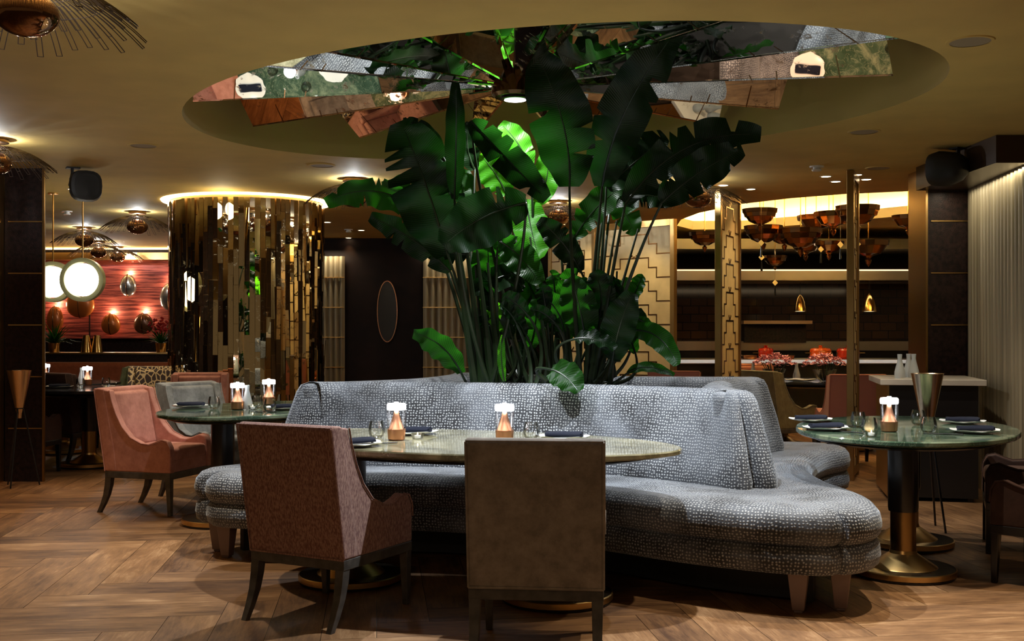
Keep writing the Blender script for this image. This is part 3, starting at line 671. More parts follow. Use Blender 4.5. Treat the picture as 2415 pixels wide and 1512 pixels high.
T2 = Vector((2.24, 6.28, 0)); make_table('oval green-marble table beside the wine bucket, two place settings each end', T2, TH+PI/2, .88, .60, .86, M['marble'])
T3 = Vector((-1.80, 7.85, 0)); make_table('oval green-marble table between the pink chair and the banquette', T3, TH+PI/2, .86, .58, .86, M['marble'])
darktop = pbr('black_glossy_top', (.02, .02, .022), .08)
T4 = Vector((-4.05, 10.56, 0)); make_table('dark round table beyond the salmon-pink chair', T4, 0, .58, .58, 0, darktop)
T5 = Vector((-4.80, 11.75, 0)); make_table('second dark round table deep behind the pillar', T5, 0, .6, .6, 0, darktop)
T6 = Vector((3.35, 12.2, 0)); make_table('dark table with pink flowers before the open kitchen', T6, TH, .95, .6, .7, darktop)

# ------------------------------------------------------------ tableware
def make_lamp():
    t = thing('table_lamp', 'x', 'lamp', group=None)
    m = MB(); m.lathe([(.036, 0), (.043, .006), (.046, .05), (.046, .056), (.03, .056)], 32); m.build('base', M['copper'], t)
    m = MB(); m.lathe([(.040, .056), (.030, .085), (.017, .125), (.011, .15)], 12); m.build('cone', M['copper'], t, smooth=10)
    m = MB(); m.lathe([(.0455, .056), (.0475, .06), (.0475, .158)], 32, cap=False); m.build('glass_cylinder', M['lampglass'], t)
    m = MB(); m.lathe([(.01, .150), (.046, .152), (.048, .158), (.048, .178), (.044, .184), (.012, .186), (.010, .192)], 32); m.build('light_head', M['lampglow'], t)
    l = light('lamp_light', 'POINT', (0, 0, .215), 1.2, (1, .93, .82), .02, parent=t)
    return t
lamp0 = make_lamp()
def lamp(px, py, h, label, first=[True]):
    p = GP(px, py, h)
    if first[0]: first[0] = False; lamp0.location = p; lamp0['label'] = label; return
    dup(lamp0, p, 0, label)
lamp(935, 1038, .75, 'glowing copper table lamp on the olive table, nearer the tweed chair')
lamp(1190, 1041, .75, 'glowing copper table lamp behind the taupe-grey chair back')
lamp(2097, 1018, .75, 'glowing copper table lamp on the green table beside the wine bucket')
lamp(560, 966, .75, 'glowing copper table lamp next to the white bottle')
lamp(634, 954, .75, 'glowing copper table lamp closest to the banquette back')
lamp(206, 908, .75, 'glowing copper table lamp on the dark round table')
lamp(107, 899, .75, 'glowing table lamp at the edge of the dark pillar')

def make_glass():
    m = MB(); m.lathe([(.0001, .002), (.024, .002), (.036, .012), (.043, .035), (.041, .06), (.034, .088), (.0325, .088), (.0395, .06), (.041, .035), (.034, .016), (.022, .008), (.0001, .008)], 28, cap=False)
    return m.build('tumbler', M['glass'])
glass0 = make_glass(); gfirst = [True]
def single(o, first, p, rz, label, cat, group=None, s=1):
    if first[0]: first[0] = False; r = o
    else: r = o.copy(); COL.objects.link(r)
    r.location = p; r.rotation_euler = (0, 0, rz); r.scale = (s, s, s); tag(r, label, cat, group); return r
def gl(px, py, label, h=.75, s=1): single(glass0, gfirst, GP(px, py, h), 0, label, 'glass', s=s)
gl(888, 1033, 'stemless glass between the napkin plate and the copper lamp on the olive table')
gl(1253, 1036, 'stemless glass behind the taupe-grey chair beside the lamp', )
gl(2024, 1008, 'taller-looking stemless glass at the back of the green table, lamp side', )
gl(2050, 1024, 'stemless glass with candle glow in front of the back glass', )
gl(2166, 1003, 'stemless glass in front of the wine bucket, further one')
gl(2190, 1022, 'stemless glass in front of the wine bucket, nearer one')
gl(505, 965, 'stemless glass beside the plate before the silver-grey chair')
gl(606, 962, 'stemless glass between the two lamps on the far green table')
gl(636, 972, 'stemless glass under the lamp closest to the banquette')
gl(190, 914, 'stemless glass left of the lamp on the dark round table'.replace('left of', 'just before'), s=1)
gl(250, 912, 'stemless glass beyond the lamp on the dark round table')
gl(150, 905, 'stemless glass beside the napkin on the dark round table')
def make_plate():
    m = MB(); prof = [(.0001, .004), (.075, .004), (.10, .009), (.125, .016), (.128, .019), (.11, .016), (.08, .010), (.0001, .009)]
    seg = 40; i = len(m.v); n = len(prof)
    for r, z in prof:
        for k in range(seg):
            a = 2*PI*k/seg; w = 1+.035*math.sin(7*a)*min(1, r/.1)+.02*math.sin(12*a+1)*min(1, r/.1); m.v.append((r*w*math.cos(a), r*w*math.sin(a), z+(.003*math.sin(5*a) if r > .1 else 0)))
    for j in range(n-1):
        for k in range(seg): a, b = i+j*seg+k, i+j*seg+(k+1) % seg; m.face((a, b, b+seg, a+seg))
    return m.build('plate', M['white'])
plate0 = make_plate(); pf = [True]
def make_napkin():
    m = MB(); rows = []
    for j in range(9):
        x = -.09+.18*j/8; rows.append([(x+.006*math.sin(k*1.7), .034*math.cos(2*PI*k/14)*(1+.06*math.sin(j*1.1)), .014+.013*math.sin(2*PI*k/14)*(1+.22*math.sin(j*.6+k*1.3))) for k in range(14)])
    m.grid(rows, closed=True); m.poly(rows[0][::-1]); m.poly(rows[-1]); return m.build('napkin', M['napkin'])
nap0 = make_napkin(); nf = [True]
def setting(px, py, where, rot=0, h=.75, s=1):
    p = GP(px, py, h); single(plate0, pf, p, rot, 'white wavy-rimmed plate '+where, 'plate', s=s)
    single(nap0, nf, p+Vector((0, 0, .012)), rot, 'folded navy napkin on the plate '+where, 'napkin', s=s)
setting(838, 1052, 'next to the tweed chair', .5); setting(975, 1024, 'behind the copper lamp on the olive table', -.2)
setting(1330, 1036, 'above the taupe-grey chair back', -.2)
setting(1912, 994, 'at the far banquette corner of the green table', -.1); setting(1948, 1014, 'at the near banquette corner of the green table', .15)
setting(2270, 999, 'at the far wall-side corner of the green table', -.35); setting(2300, 1021, 'closest to the dark chairs on the green table', -.15)
setting(450, 961, 'before the silver-grey chair', -.1); setting(672, 966, 'half hidden by the banquette back', 0)
setting(140, 915, 'on the dark round table', 0)
def cut(px, py, rz, label, h=.75, kn=[None]):
    if kn[0] is None:
        m = MB(); m.box((-.006, -.10, .002), (.006, .0, .007)); m.box((-.008, 0, .002), (.008, .10, .005)); kn[0] = m.build('table_knife', M['blackmatte'], smooth=0, bevel=.002); r = kn[0]
    else: r = kn[0].copy(); COL.objects.link(r)
    r.location = GP(px, py, h); r.rotation_euler = (0, 0, rz); tag(r, label, 'knife')
cut(890, 1047, -1.2, 'black-handled knife beside the napkin plate by the tweed chair'); cut(2000, 1020, .6, 'black-handled knife on the near corner of the green table')
cut(2225, 1025, 1.0, 'dark knife beside the plate closest to the dark chairs'); cut(622, 972, 1.2, 'dark knife by the far green table edge'); cut(1990, 1004, .4, 'dark knife behind the near corner setting of the green table')
def cand(px, py, label, h=.75, c0=[None]):
    if c0[0] is None:
        t = thing('tealight_holder', label, 'candle holder', GP(px, py, h))
        m = MB(); m.lathe([(.0001, .002), (.026, .002), (.036, .03), (.034, .03), (.024, .006), (.0001, .006)], 20, cap=False); m.build('glass_cup', M['glass'], t)
        m = MB(); m.lathe([(.0001, .007), (.018, .007), (.018, .02), (.0001, .021)], 16); m.build('wax', M['white'], t)
        m = MB(); m.lathe([(.0001, .021), (.004, .026), (.0001, .036)], 8); m.build('flame', emis('flame', (1, .75, .3), 20), t); c0[0] = t
    else: dup(c0[0], GP(px, py, h), 0, label)
cand(2055, 1030, 'small tealight holder among the glasses on the green table'); cand(596, 966, 'small tealight holder between lamps on the far green table')
cand(985, 1036, 'small glass tealight holder behind the copper lamp base, olive table')
def bottle(loc, label, mat, s=1, name='carafe', b0={}):
    if name not in b0:
        m = MB(); m.lathe([(.0001, 0), (.038, 0), (.041, .01), (.040, .05), (.022, .12), (.016, .15), (.019, .185), (.017, .187), (.013, .15), (.0001, .145)], 28, cap=False); b0[name] = m.build(name, mat); r = b0[name]
    else: r = b0[name].copy(); COL.objects.link(r)
    r.location = loc; r.scale = (s, s, s); tag(r, label, 'carafe'); return r
bottle(GP(583, 965, .75), 'pale water bottle beside the lamp on the far green table', M['frost'], .9)
bottle(GP(192, 906, .75), 'frosted water bottle on the dark round table', M['frost'], .9)

# service station
def station():
    t = thing('service_station', 'dark service station with pale marble top by the pleated wall', 'cabinet', (3.27, 8.74, 0), -.21)
    z = .93
    m = MB(); m.box((-.38, -.42, z-.045), (.38, .42, z)); m.build('marble_top', M['marblewhite'], t, smooth=0, bevel=.004)
    m = MB(); m.box((-.31, -.37, .03), (.33, .38, z-.045)); m.build('body', M['black'], t, smooth=0)
    m = MB(); m.box((-.325, -.36, .03), (-.31, .37, z-.05)); m.build('brass_side', M['brass_dark'], t, smooth=0)
    for x in (-.26, .28):
        for y in (-.32, .3): m = MB(); m.box((x-.02, y-.02, 0), (x+.02, y+.02, .03)); m.build('foot', M['black'], t, smooth=0)
station()
for k, (px, py, lb) in enumerate(((2122, 892, 'clear glass carafe on the service station, standing apart from the pair'), (2143, 890, 'clear glass carafe on the service station, middle one of three'), (2155, 891, 'clear glass carafe on the service station, closest to the red light'))):
    bottle(GP(px, py, .93), lb, M['frost'], 1.0)
def bucket(loc, label, s, b0=[None]):
    if b0[0] is None:
        t = thing('wine_bucket', label, 'wine bucket', loc); t.scale = (s, s, s)
        m = MB(); m.lathe([(.018, .58), (.022, .62), (.035, .67), (.098, .985), (.1, .99), (.094, .985), (.033, .68)], 32, cap=False); m.build('bucket', M['champagne'], t)
        m = MB(); m.tube([(0.032*math.cos(a*PI/12), .032*math.sin(a*PI/12), .665) for a in range(25)], .006, 6)
        m.build('collar', M['black'], t)
        for k in range(3):
            a = 2*PI*k/3+.5; m = MB(); m.tube([(.03*math.cos(a), .03*math.sin(a), .665), (.16*math.cos(a), .16*math.sin(a), 0)], .007, 6); m.build('leg', M['black'], t)
        b0[0] = t
    else: dup(b0[0], loc, .4, label, scale=s)
bucket((-4.12, 9.22, 0), 'champagne-gold wine bucket on thin black tripod before the dark pillar', .98)
bucket((2.72, 7.22, 0), 'large champagne-gold wine bucket behind the green marble table', 1.03)

# ------------------------------------------------------------ planter plants
PLANTS = {}
def leafmesh(pts, hw, roll, tears, seed, fold=.25):
    rr = random.Random(seed); P = [Vector(p) for p in pts]; n = 44
    def bz(t):
        if len(P) == 3: return P[0]*(1-t)**2+P[1]*2*t*(1-t)+P[2]*t*t
        return P[0]*(1-t)**3+P[1]*3*t*(1-t)**2+P[2]*3*t*t*(1-t)+P[3]*t**3
    rib = [bz(i/(n-1)) for i in range(n)]; L = sum((rib[i+1]-rib[i]).length for i in range(n-1))
    notch = {s: [(rr.uniform(.12, .95), rr.uniform(.3, .85)) for _ in range(tears)] for s in (-1, 1)}
    rows, uvs = [], []
    for i, p in enumerate(rib):
        t = i/(n-1); tg = (rib[min(n-1, i+1)]-rib[max(0, i-1)]).normalized()
        view = Vector((p.x, p.y, p.z-CAMH)).normalized()
        sd = tg.cross(view).normalized(); nm = sd.cross(tg).normalized()
        sd2 = sd*math.cos(roll)+nm*math.sin(roll); nm2 = nm*math.cos(roll)-sd*math.sin(roll)
        w = hw*(min(1, t/.14)**.55)*(max(0, 1-t)**.42 if t > .55 else 1.0*(.45**.42 if 0 else 1))
        w = hw*math.sin(PI*min(1, (t*.92+.03)))**.5 if t < .5 else hw*math.sin(PI*min(1, t*.92+.03))**.62
        row, uv = [], []
        for s in (-1, 1):
            ws = w
            for nt_, dp in notch[s]:
                d = abs(t-nt_)
                if d < .013: ws = w*(1-dp)
            offs = (1, .66, .33) if s < 0 else (.33, .66, 1)
            for o in offs:
                wav = .025*hw/.15*math.sin(t*23+s*2+seed)*o
                row.append(p+sd2*s*ws*o+nm2*(-fold*ws*o*o+wav)); uv.append((t*L-o*ws*.5, .5+s*o*.5))
            if s < 0: row.append(p.copy()); uv.append((t*L, .5))
        rows.append(row); uvs.append(uv)
    m = MB(); m.grid(rows, uvs); return m, rib, L
def leaf(plant, pts, hwpx, mat='leaf', roll=0, tears=2, seed=None, stem=None, fold=.25):
    """pts: (px, py, depth) from leaf base to tip; hwpx: half width in pixels there"""
    seed = seed if seed is not None else R.randint(0, 9999)
    W_ = [PX(*p) for p in pts]; dm = sum(p[2] for p in pts)/len(pts)
    m, rib, L = leafmesh(W_, hwpx/F*dm, roll, tears, seed, fold)
    o = m.build('leaf', M[mat], PLANTS[plant], smooth=60, fix=False)
    r = MB(); r.tube(rib[::4], [max(.0012, .007*(1-k/12)) for k in range(len(rib[::4]))], 5); r.build('midrib', M['petiole'], o)
    if stem:
        S = [PX(*p) for p in stem]; a = S[0]; b = W_[0]; d = (W_[1]-W_[0]).normalized()
        c = S[1] if len(S) > 1 else b-d*.25
        pts2 = [a*(1-t)**2+c*2*t*(1-t)+b*t*t for t in [k/12 for k in range(13)]]
        s = MB(); s.tube(pts2, [.016-.009*k/12 for k in range(13)], 7); s.build('stalk', M['petiole'], PLANTS[plant])
def plant(key, name, label, px, py, y):
    p = PX(px, py, y); t = thing(name, label, 'plant', (0, 0, 0)); PLANTS[key] = t; return t
for key, nm, lb, px, d in (('A', 'banana_plant', 'tall banana-leaf plant rising from the planter towards the mirrored column', 1130, 7.1), ('B', 'banana_plant', 'tall banana-leaf plant leaning towards the gold screens', 1400, 6.9),
                           ('C', 'banana_plant', 'brightly backlit banana plant in the middle of the planter', 1230, 7.5), ('D', 'broadleaf_plant', 'low glossy broadleaf plant spreading over the planter edge', 1340, 6.9)):
    plant(key, nm, lb, px, 900, d)
# left clump
leaf('A', [(1056, 600, 6.9), (1010, 430, 6.7), (945, 285, 6.6)], 84, 'leafshade', .1, 6, 3, [(1150, 900, 7.0), (1090, 700, 7.0)])
leaf('A', [(1072, 470, 6.6), (1078, 330, 6.5), (1075, 195, 6.5)], 25, 'leafshade', .25, 0, 5, [(1150, 900, 6.9), (1080, 700, 6.8)], fold=.35)
leaf('A', [(1240, 478, 6.6), (1130, 500, 6.5), (1045, 580, 6.5)], 66, 'leafshade', .2, 2, 8, [(1160, 900, 6.9), (1240, 620, 6.8)])
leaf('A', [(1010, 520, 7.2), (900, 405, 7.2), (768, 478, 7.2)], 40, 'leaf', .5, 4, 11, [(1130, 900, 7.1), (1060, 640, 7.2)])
leaf('A', [(1062, 640, 7.0), (980, 555, 7.0), (873, 510, 7.0)], 34, 'leafshade', .3, 4, 12, [(1140, 900, 7.0), (1100, 740, 7.0)])
leaf('A', [(1100, 600, 7.3), (1050, 600, 7.3), (975, 560, 7.3)], 30, 'leafshade', .3, 3, 13, [(1140, 900, 7.1), (1120, 740, 7.2)])
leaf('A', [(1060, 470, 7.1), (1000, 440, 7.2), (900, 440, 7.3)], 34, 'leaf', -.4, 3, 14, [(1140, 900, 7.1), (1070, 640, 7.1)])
leaf('A', [(1050, 380, 7.1), (1010, 300, 7.1), (950, 285, 7.1)], 24, 'leafshade', .2, 3, 15, [(1140, 900, 7.1), (1080, 600, 7.1)])
leaf('A', [(1120, 400, 7.3), (1090, 340, 7.3), (1110, 290, 7.3)], 30, 'leafshade', .2, 1, 16, [(1150, 900, 7.1), (1110, 600, 7.2)])
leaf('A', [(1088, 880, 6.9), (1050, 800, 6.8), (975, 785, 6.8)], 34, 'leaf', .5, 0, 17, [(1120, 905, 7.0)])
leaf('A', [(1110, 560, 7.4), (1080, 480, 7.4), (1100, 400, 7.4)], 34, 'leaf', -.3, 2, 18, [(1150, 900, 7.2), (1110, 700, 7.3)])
# middle, lit
leaf('C', [(1250, 395, 7.3), (1225, 330, 7.3), (1180, 292, 7.25)], 30, 'leaflit_lime', -.3, 1, 21, [(1230, 900, 7.4), (1270, 600, 7.4)])
leaf('C', [(1195, 460, 7.4), (1170, 400, 7.35), (1130, 365, 7.3)], 40, 'leaflit_lime', .2, 1, 22, [(1210, 900, 7.4), (1220, 650, 7.4)])
leaf('C', [(1268, 480, 7.5), (1300, 420, 7.45), (1292, 345, 7.4)], 32, 'leaflit_lime', .1, 3, 23, [(1240, 900, 7.5), (1250, 650, 7.5)])
leaf('C', [(1240, 470, 7.4), (1250, 540, 7.3), (1272, 612, 7.2)], 43, 'leaflit_lime', .1, 0, 24, [(1240, 900, 7.5), (1210, 600, 7.5)])
leaf('C', [(1110, 285, 6.9), (1190, 370, 6.85), (1290, 470, 6.8)], 40, 'leafshade', .2, 3, 25, [(1240, 900, 7.2), (1130, 500, 7.2)])
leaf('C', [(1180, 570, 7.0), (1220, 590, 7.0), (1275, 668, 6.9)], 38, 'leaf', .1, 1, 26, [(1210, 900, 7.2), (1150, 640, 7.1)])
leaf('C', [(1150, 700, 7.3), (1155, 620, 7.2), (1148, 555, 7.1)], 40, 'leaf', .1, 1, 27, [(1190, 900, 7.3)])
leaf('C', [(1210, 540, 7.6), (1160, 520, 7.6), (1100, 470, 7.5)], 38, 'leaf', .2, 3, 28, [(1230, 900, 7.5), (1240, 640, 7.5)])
leaf('C', [(1195, 780, 7.1), (1170, 740, 7.1), (1138, 695, 7.1)], 26, 'leaflit_lime', .3, 2, 29, [(1190, 900, 7.1)])
leaf('C', [(1190, 900, 6.85), (1178, 850, 6.85), (1186, 790, 6.85)], 10, 'leaflit_lime', .2, 0, 30)
leaf('C', [(1210, 800, 7.0), (1190, 750, 7.0), (1210, 690, 7.0)], 20, 'leafshade', .6, 0, 31, [(1220, 900, 7.1)])
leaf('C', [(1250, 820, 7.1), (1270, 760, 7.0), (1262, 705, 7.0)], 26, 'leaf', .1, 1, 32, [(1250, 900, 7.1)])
leaf('C', [(1230, 640, 7.2), (1170, 650, 7.1), (1110, 690, 7.0)], 30, 'leafshade', .1, 2, 33, [(1230, 900, 7.2)])
# right clump
leaf('B', [(1343, 440, 6.7), (1350, 290, 6.6), (1262, 120, 6.45)], 74, 'leafshade', .15, 2, 41, [(1370, 900, 6.9), (1345, 640, 6.8)])
leaf('B', [(1420, 440, 6.8), (1440, 270, 6.5), (1600, 66, 6.0)], 62, 'leafshade', .1, 3, 42, [(1380, 900, 6.9), (1400, 640, 6.9)])
leaf('B', [(1475, 480, 6.7), (1600, 300, 6.6), (1795, 318, 6.4)], 50, 'leafshade', .3, 5, 43, [(1400, 900, 6.9), (1440, 660, 6.8)])
leaf('B', [(1560, 480, 6.6), (1640, 400, 6.5), (1752, 352, 6.4)], 48, 'leafshade', .2, 3, 44, [(1410, 900, 6.9), (1480, 640, 6.8)])
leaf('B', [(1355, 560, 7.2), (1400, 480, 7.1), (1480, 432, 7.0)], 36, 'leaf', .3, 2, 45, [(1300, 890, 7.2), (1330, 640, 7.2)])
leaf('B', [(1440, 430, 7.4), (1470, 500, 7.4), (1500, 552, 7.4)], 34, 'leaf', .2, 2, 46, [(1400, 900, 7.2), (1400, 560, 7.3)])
leaf('B', [(1440, 480, 7.2), (1520, 440, 7.2), (1590, 480, 7.2)], 34, 'leafshade', .3, 4, 47, [(1400, 900, 7.0), (1420, 640, 7.0)])
leaf('B', [(1430, 440, 7.0), (1500, 380, 7.0), (1570, 320, 6.9)], 52, 'leafshade', .2, 3, 48, [(1390, 900, 7.0), (1420, 640, 7.0)])
leaf('B', [(1445, 850, 6.7), (1455, 770, 6.6), (1492, 690, 6.6)], 42, 'leafshade', .2, 0, 49, [(1430, 905, 6.8)])
leaf('B', [(1370, 640, 7.0), (1330, 560, 7.0), (1270, 520, 7.0)], 32, 'leafshade', .1, 2, 50, [(1380, 900, 7.0)])
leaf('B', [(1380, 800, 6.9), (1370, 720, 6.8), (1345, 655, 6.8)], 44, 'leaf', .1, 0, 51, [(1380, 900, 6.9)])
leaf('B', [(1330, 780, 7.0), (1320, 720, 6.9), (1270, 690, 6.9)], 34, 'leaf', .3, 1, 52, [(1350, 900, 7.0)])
leaf('B', [(1410, 760, 6.9), (1430, 690, 6.8), (1400, 640, 6.8)], 36, 'leafshade', .1, 0, 53, [(1400, 900, 6.9)])
leaf('B', [(1490, 780, 6.8), (1560, 770, 6.7), (1598, 862, 6.6)], 28, 'leaf', -.2, 0, 54, [(1430, 900, 6.8), (1450, 800, 6.8)])
leaf('B', [(1480, 880, 6.8), (1520, 850, 6.8), (1590, 885, 6.8)], 13, 'leaf', .4, 0, 55, [(1440, 905, 6.8)])
leaf('B', [(1500, 750, 7.0), (1520, 760, 7.0), (1535, 765, 7.0)], 12, 'leaf', .2, 0, 56, [(1450, 890, 7.0)])
for k, (a, b) in enumerate((((1390, 905), (1455, 520)), ((1400, 905), (1505, 540)), ((1440, 905), (1455, 640)), ((1350, 905), (1320, 560)), ((1300, 905), (1250, 560)))):
    s = MB(); A = PX(*a, 6.9); B_ = PX(*b, 6.9+.05*k); s.tube([A.lerp(B_, t)+Vector((0, 0, 0)) for t in (0, .3, .6, 1)], [.016, .013, .010, .006], 7); s.build('stalk', M['petiole'], PLANTS['B'])
for k, (a, b) in enumerate((((1120, 905), (1075, 600)), ((1140, 905), (1098, 560)), ((1160, 905), (1125, 590)), ((1180, 905), (1150, 620)), ((1170, 905), (1170, 640)), ((1135, 905), (1108, 640)))):
    s = MB(); A = PX(*a, 6.95); B_ = PX(*b, 6.9+.04*k); s.tube([A.lerp(B_, t) for t in (0, .3, .6, 1)], [.03, .024, .017, .008], 7); s.build('stalk', M['petiole'], PLANTS['A'])
# low broadleaf growth
leaf('D', [(1300, 872, 6.55), (1335, 880, 6.45), (1365, 925, 6.4)], 38, 'leaf', .3, 0, 61, [(1290, 900, 6.7)])
leaf('D', [(1355, 800, 6.7), (1400, 790, 6.65), (1450, 825, 6.6)], 28, 'leafshade', .9, 0, 62, [(1350, 900, 6.8)])
rr = random.Random(11)
for k in range(38):
    px = rr.uniform(1115, 1500); py = rr.uniform(690, 860); y = rr.uniform(6.75, 7.6); an = rr.uniform(-2.6, -.5); L = rr.uniform(50, 110)
    tip = (px+L*math.cos(an)*.9, py+L*math.sin(an)*.75, y-.08); mid = (px+L*.5*math.cos(an), py+L*.5*math.sin(an)-rr.uniform(5, 22), y-.05)
    leaf('D', [(px, py, y), mid, tip], rr.uniform(16, 30), rr.choice(['leaf', 'leafshade', 'leafshade']), rr.uniform(-.8, .8), rr.choice([0, 0, 1]), 100+k, [(px*.6+1300*.4, 905, min(7.3, y))])

# ------------------------------------------------------------ mirrored column
def mirror_column():
    cx, cy, r = -2.88, 12.0, .82
    t = thing('mirrored_column', 'round column clad in narrow antique-gold mirror strips under a glowing ceiling ring', 'column', (cx, cy, 0))
    m = MB(); n = 96; g = R
    for k in range(n):
        a0, a1 = 2*PI*k/n, 2*PI*(k+1)/n; am = (a0+a1)/2; hw = r*(a1-a0)/2-.0015
        z = 0.02
        while z < 2.66:
            h = min(g.uniform(.25, .8), 2.66-z); h = h if 2.66-(z+h) > .08 else 2.66-z
            yaw = g.gauss(0, .16); pit = g.gauss(0, .02)
            c = Vector((r*math.cos(am), r*math.sin(am), 0)); tn = Vector((-math.sin(am+yaw), math.cos(am+yaw), 0)); nr = Vector((math.cos(am), math.sin(am), 0))
            P = [c-tn*hw+Vector((0, 0, z)), c+tn*hw+Vector((0, 0, z)), c+tn*hw+nr*pit*h+Vector((0, 0, z+h-.003)), c-tn*hw+nr*pit*h+Vector((0, 0, z+h-.003))]
            m.poly([tuple(p) for p in P]); z += h
    m.build('mirror_strips', M['goldmirror'], t, smooth=0, fix=False)
    m = MB(); m.lathe([(r-.02, 0), (r-.02, 2.695)], 64); m.build('core', M['brass_dark'], t)
    m = MB(); m.lathe([(r-.01, 2.685), (r+.075, 2.685), (r+.085, 2.699)], 96, cap=False); m.build('light_ring', M['warmstrip'], t)
    for k in range(4):
        a = PI/2*k+PI/4
    light('ring_glow', 'POINT', (-2.88, 10.95, 2.55), 5, (1, .85, .55), .1)
mirror_column()

# ------------------------------------------------------------ wire dome ceiling lights
def dome_light():
    t = thing('ceiling_light', 'x', 'ceiling light')
    m = MB(); m.lathe([(.09, -.03), (.10, -.028), (.10, 0)], 24); m.build('ceiling_plate', M['bronze'], t)
    m = MB()
    def prof(s): r = .05+.39*s; return r, -.058-.175*s**2.0
    def P(a, s, off=0): r, z = prof(s); return (r*math.cos(a)-off*math.sin(a), r*math.sin(a)+off*math.cos(a), z)
    g = random.Random(3)
    for tier, (n, s0, s1) in enumerate(((30, .0, .6), (34, .25, .82), (36, .42, 1.0))):
        for k in range(n):
            a = 2*PI*(k+.33*tier)/n; e = s1+g.uniform(-.1, .03); hw = .0115
            ss = [s0+(e-s0)*j/5 for j in range(6)]
            pts = [P(a, s, -hw) for s in ss]+[P(a, s, hw) for s in ss[::-1]]
            m.tube(pts+[pts[0]], .0023, 3, cap=False)
    for s in (.15, .35, .6):
        pts = [P(2*PI*k/40, s) for k in range(41)]; m.tube(pts, .002, 3, cap=False)
    m.build('wire_shade', M['wire'], t, smooth=0, fix=False)
    m = MB(); m.lathe([(.122*math.sin(PI*k/14)+.0001, -.180-.086*math.cos(PI*k/14)) for k in range(15)], 32, cap=False); m.build('glass_globe', M['smoke'], t)
    m = MB(); m.tube([(0, 0, -.03), (0, 0, -.06)], .012, 8); m.build('stem', M['bronze'], t)
    light('dome_bulb', 'POINT', (0, 0, -.045+.005), 1, (.95, .97, 1), .012, parent=t)
    for c in COL.objects:
        if c.parent == t and c.type == 'LIGHT': c.location = (0.0, 0.0, -.078); c.data.energy = 26
    return t
DL = [((62-1207.5)/F*4.25, 4.25, 'wire dome ceiling light with amber globe, cropped by the top edge'), (-3.78, 8.05, 'wire dome ceiling light above the dark pillar'),
      (-1.46, 10.15, 'wire dome ceiling light behind the banana leaves near the column'), (-4.40, 12.95, 'largest wire dome ceiling light in front of the red wall'),
      (-5.78, 14.9, 'wire dome ceiling light above the glowing globe pendants'), (-6.45, 17.2, 'wire dome ceiling light between the two larger ones, lower down'), (-6.55, 18.3, 'smallest wire dome ceiling light against the gold band of the red wall'),
      (1.72, 10.2, 'wire dome ceiling light peeking past the leaves beside the brass screen'), (.5, 11.9, 'wire dome ceiling light hidden behind the central leaves')]
d0 = dome_light(); d0.location = (DL[0][0], DL[0][1], 2.7); d0['label'] = DL[0][2]; d0['group'] = 'wire dome ceiling lights'
for x, y, lb in DL[1:]: dup(d0, (x, y, 2.7), R.random(), lb, 'wire dome ceiling lights')

# recessed downlights
def downlight(x, y, label, power, col, cone=75, first=[None], aim=None):
    if first[0] is None:
        t = thing('downlight', label, 'downlight', (x, y, 2.7)); m = MB(); m.lathe([(.042, -.004), (.055, -.004), (.058, 0)], 24, cap=False); m.build('trim_ring', M['white'], t)
        m = MB(); m.lathe([(.0001, -.002), (.042, -.003)], 24, cap=False); m.build('lens', M['dl'], t); first[0] = t
    else: dup(first[0], (x, y, 2.7), 0, label)
    if power: light('downlight_beam', 'SPOT', (x, y, 2.68), power, col, .03, aim=(aim or (x, y, 0)), cone=cone, blend=.6)
def CP(px, py): s = (HY-py)/1.4; return ((px-1207.5)/s, F/s)
for px, py, lb, pw in ((852, 543, 'lit downlight above the oval-mirror wall', 25), (822, 561, 'faint downlight nearest the oval-mirror wall', 8), (772, 524, 'small lit downlight beside the mirrored column', 0),
                       (1948, 416, 'lit downlight just before the tall brass post', 12), (1971, 428, 'lit downlight behind the first one at the brass post', 12), (2021, 412, 'lit downlight beyond the brass post, nearer one', 12), (2043, 423, 'lit downlight beyond the brass post, further one', 12),
                       (1771, 446, 'lit downlight above the folding screen', 10), (1706, 437, 'bright downlight at the head of the folding screen', 14), (172, 446, 'small lit downlight by the hanging black speaker', 6)):
    x, y = CP(px, py); downlight(x, y, lb, pw, WARM)
for i, (x, y, z, pw, c, cn) in enumerate(DOWNS):
    light('downlight_or_fill', 'SPOT', (x, y, z), pw, c, .02, aim=(x, y, 0), cone=cn, blend=.5)  # the added floor spots are among these
# ceiling speakers, vents, detectors
def flush_downlight(px, py, label, f=[None]):
    x, y = CP(px, py)
    if f[0] is None:
        t = thing('dark_downlight', label, 'ceiling fitting', (x, y, 2.7)); m = MB(); m.lathe([(.095, -.006), (.11, -.006), (.114, 0)], 32, cap=False); m.build('rim', M['ceiling'], t)
        m = MB(); m.lathe([(.0001, -.003), (.095, -.004)], 32, cap=False); m.build('baffle', pbr('baffle', (.34, .27, .17), .8), t); f[0] = t
    else: dup(f[0], (x, y, 2.7), 0, label)
flush_downlight(338, 343, 'round flush dark-baffle downlight above the hanging black speaker'); flush_downlight(2038, 310, 'round flush ceiling fitting above the kitchen opening'); flush_downlight(2288, 97, 'round flush ceiling fitting beyond the recess edge')
flush_downlight(760, 390, 'round flush ceiling fitting near the mirrored column'); flush_downlight(2072, 396, 'round flush ceiling fitting before the marble service station')
def detector(px, py, label, f=[None]):
    x, y = CP(px, py)
    if f[0] is None:
        t = thing('smoke_detector', label, 'smoke detector', (x, y, 2.7)); m = MB(); m.lathe([(.058, -.012), (.062, 0)], 24); m.build('mount', M['white'], t)
        m = MB(); m.lathe([(.0001, -.045), (.035, -.043), (.045, -.03), (.03, -.028), (.03, -.012)], 24); m.build('sensor', M['white'], t); f[0] = t
    else: dup(f[0], (x, y, 2.7), 0, label)
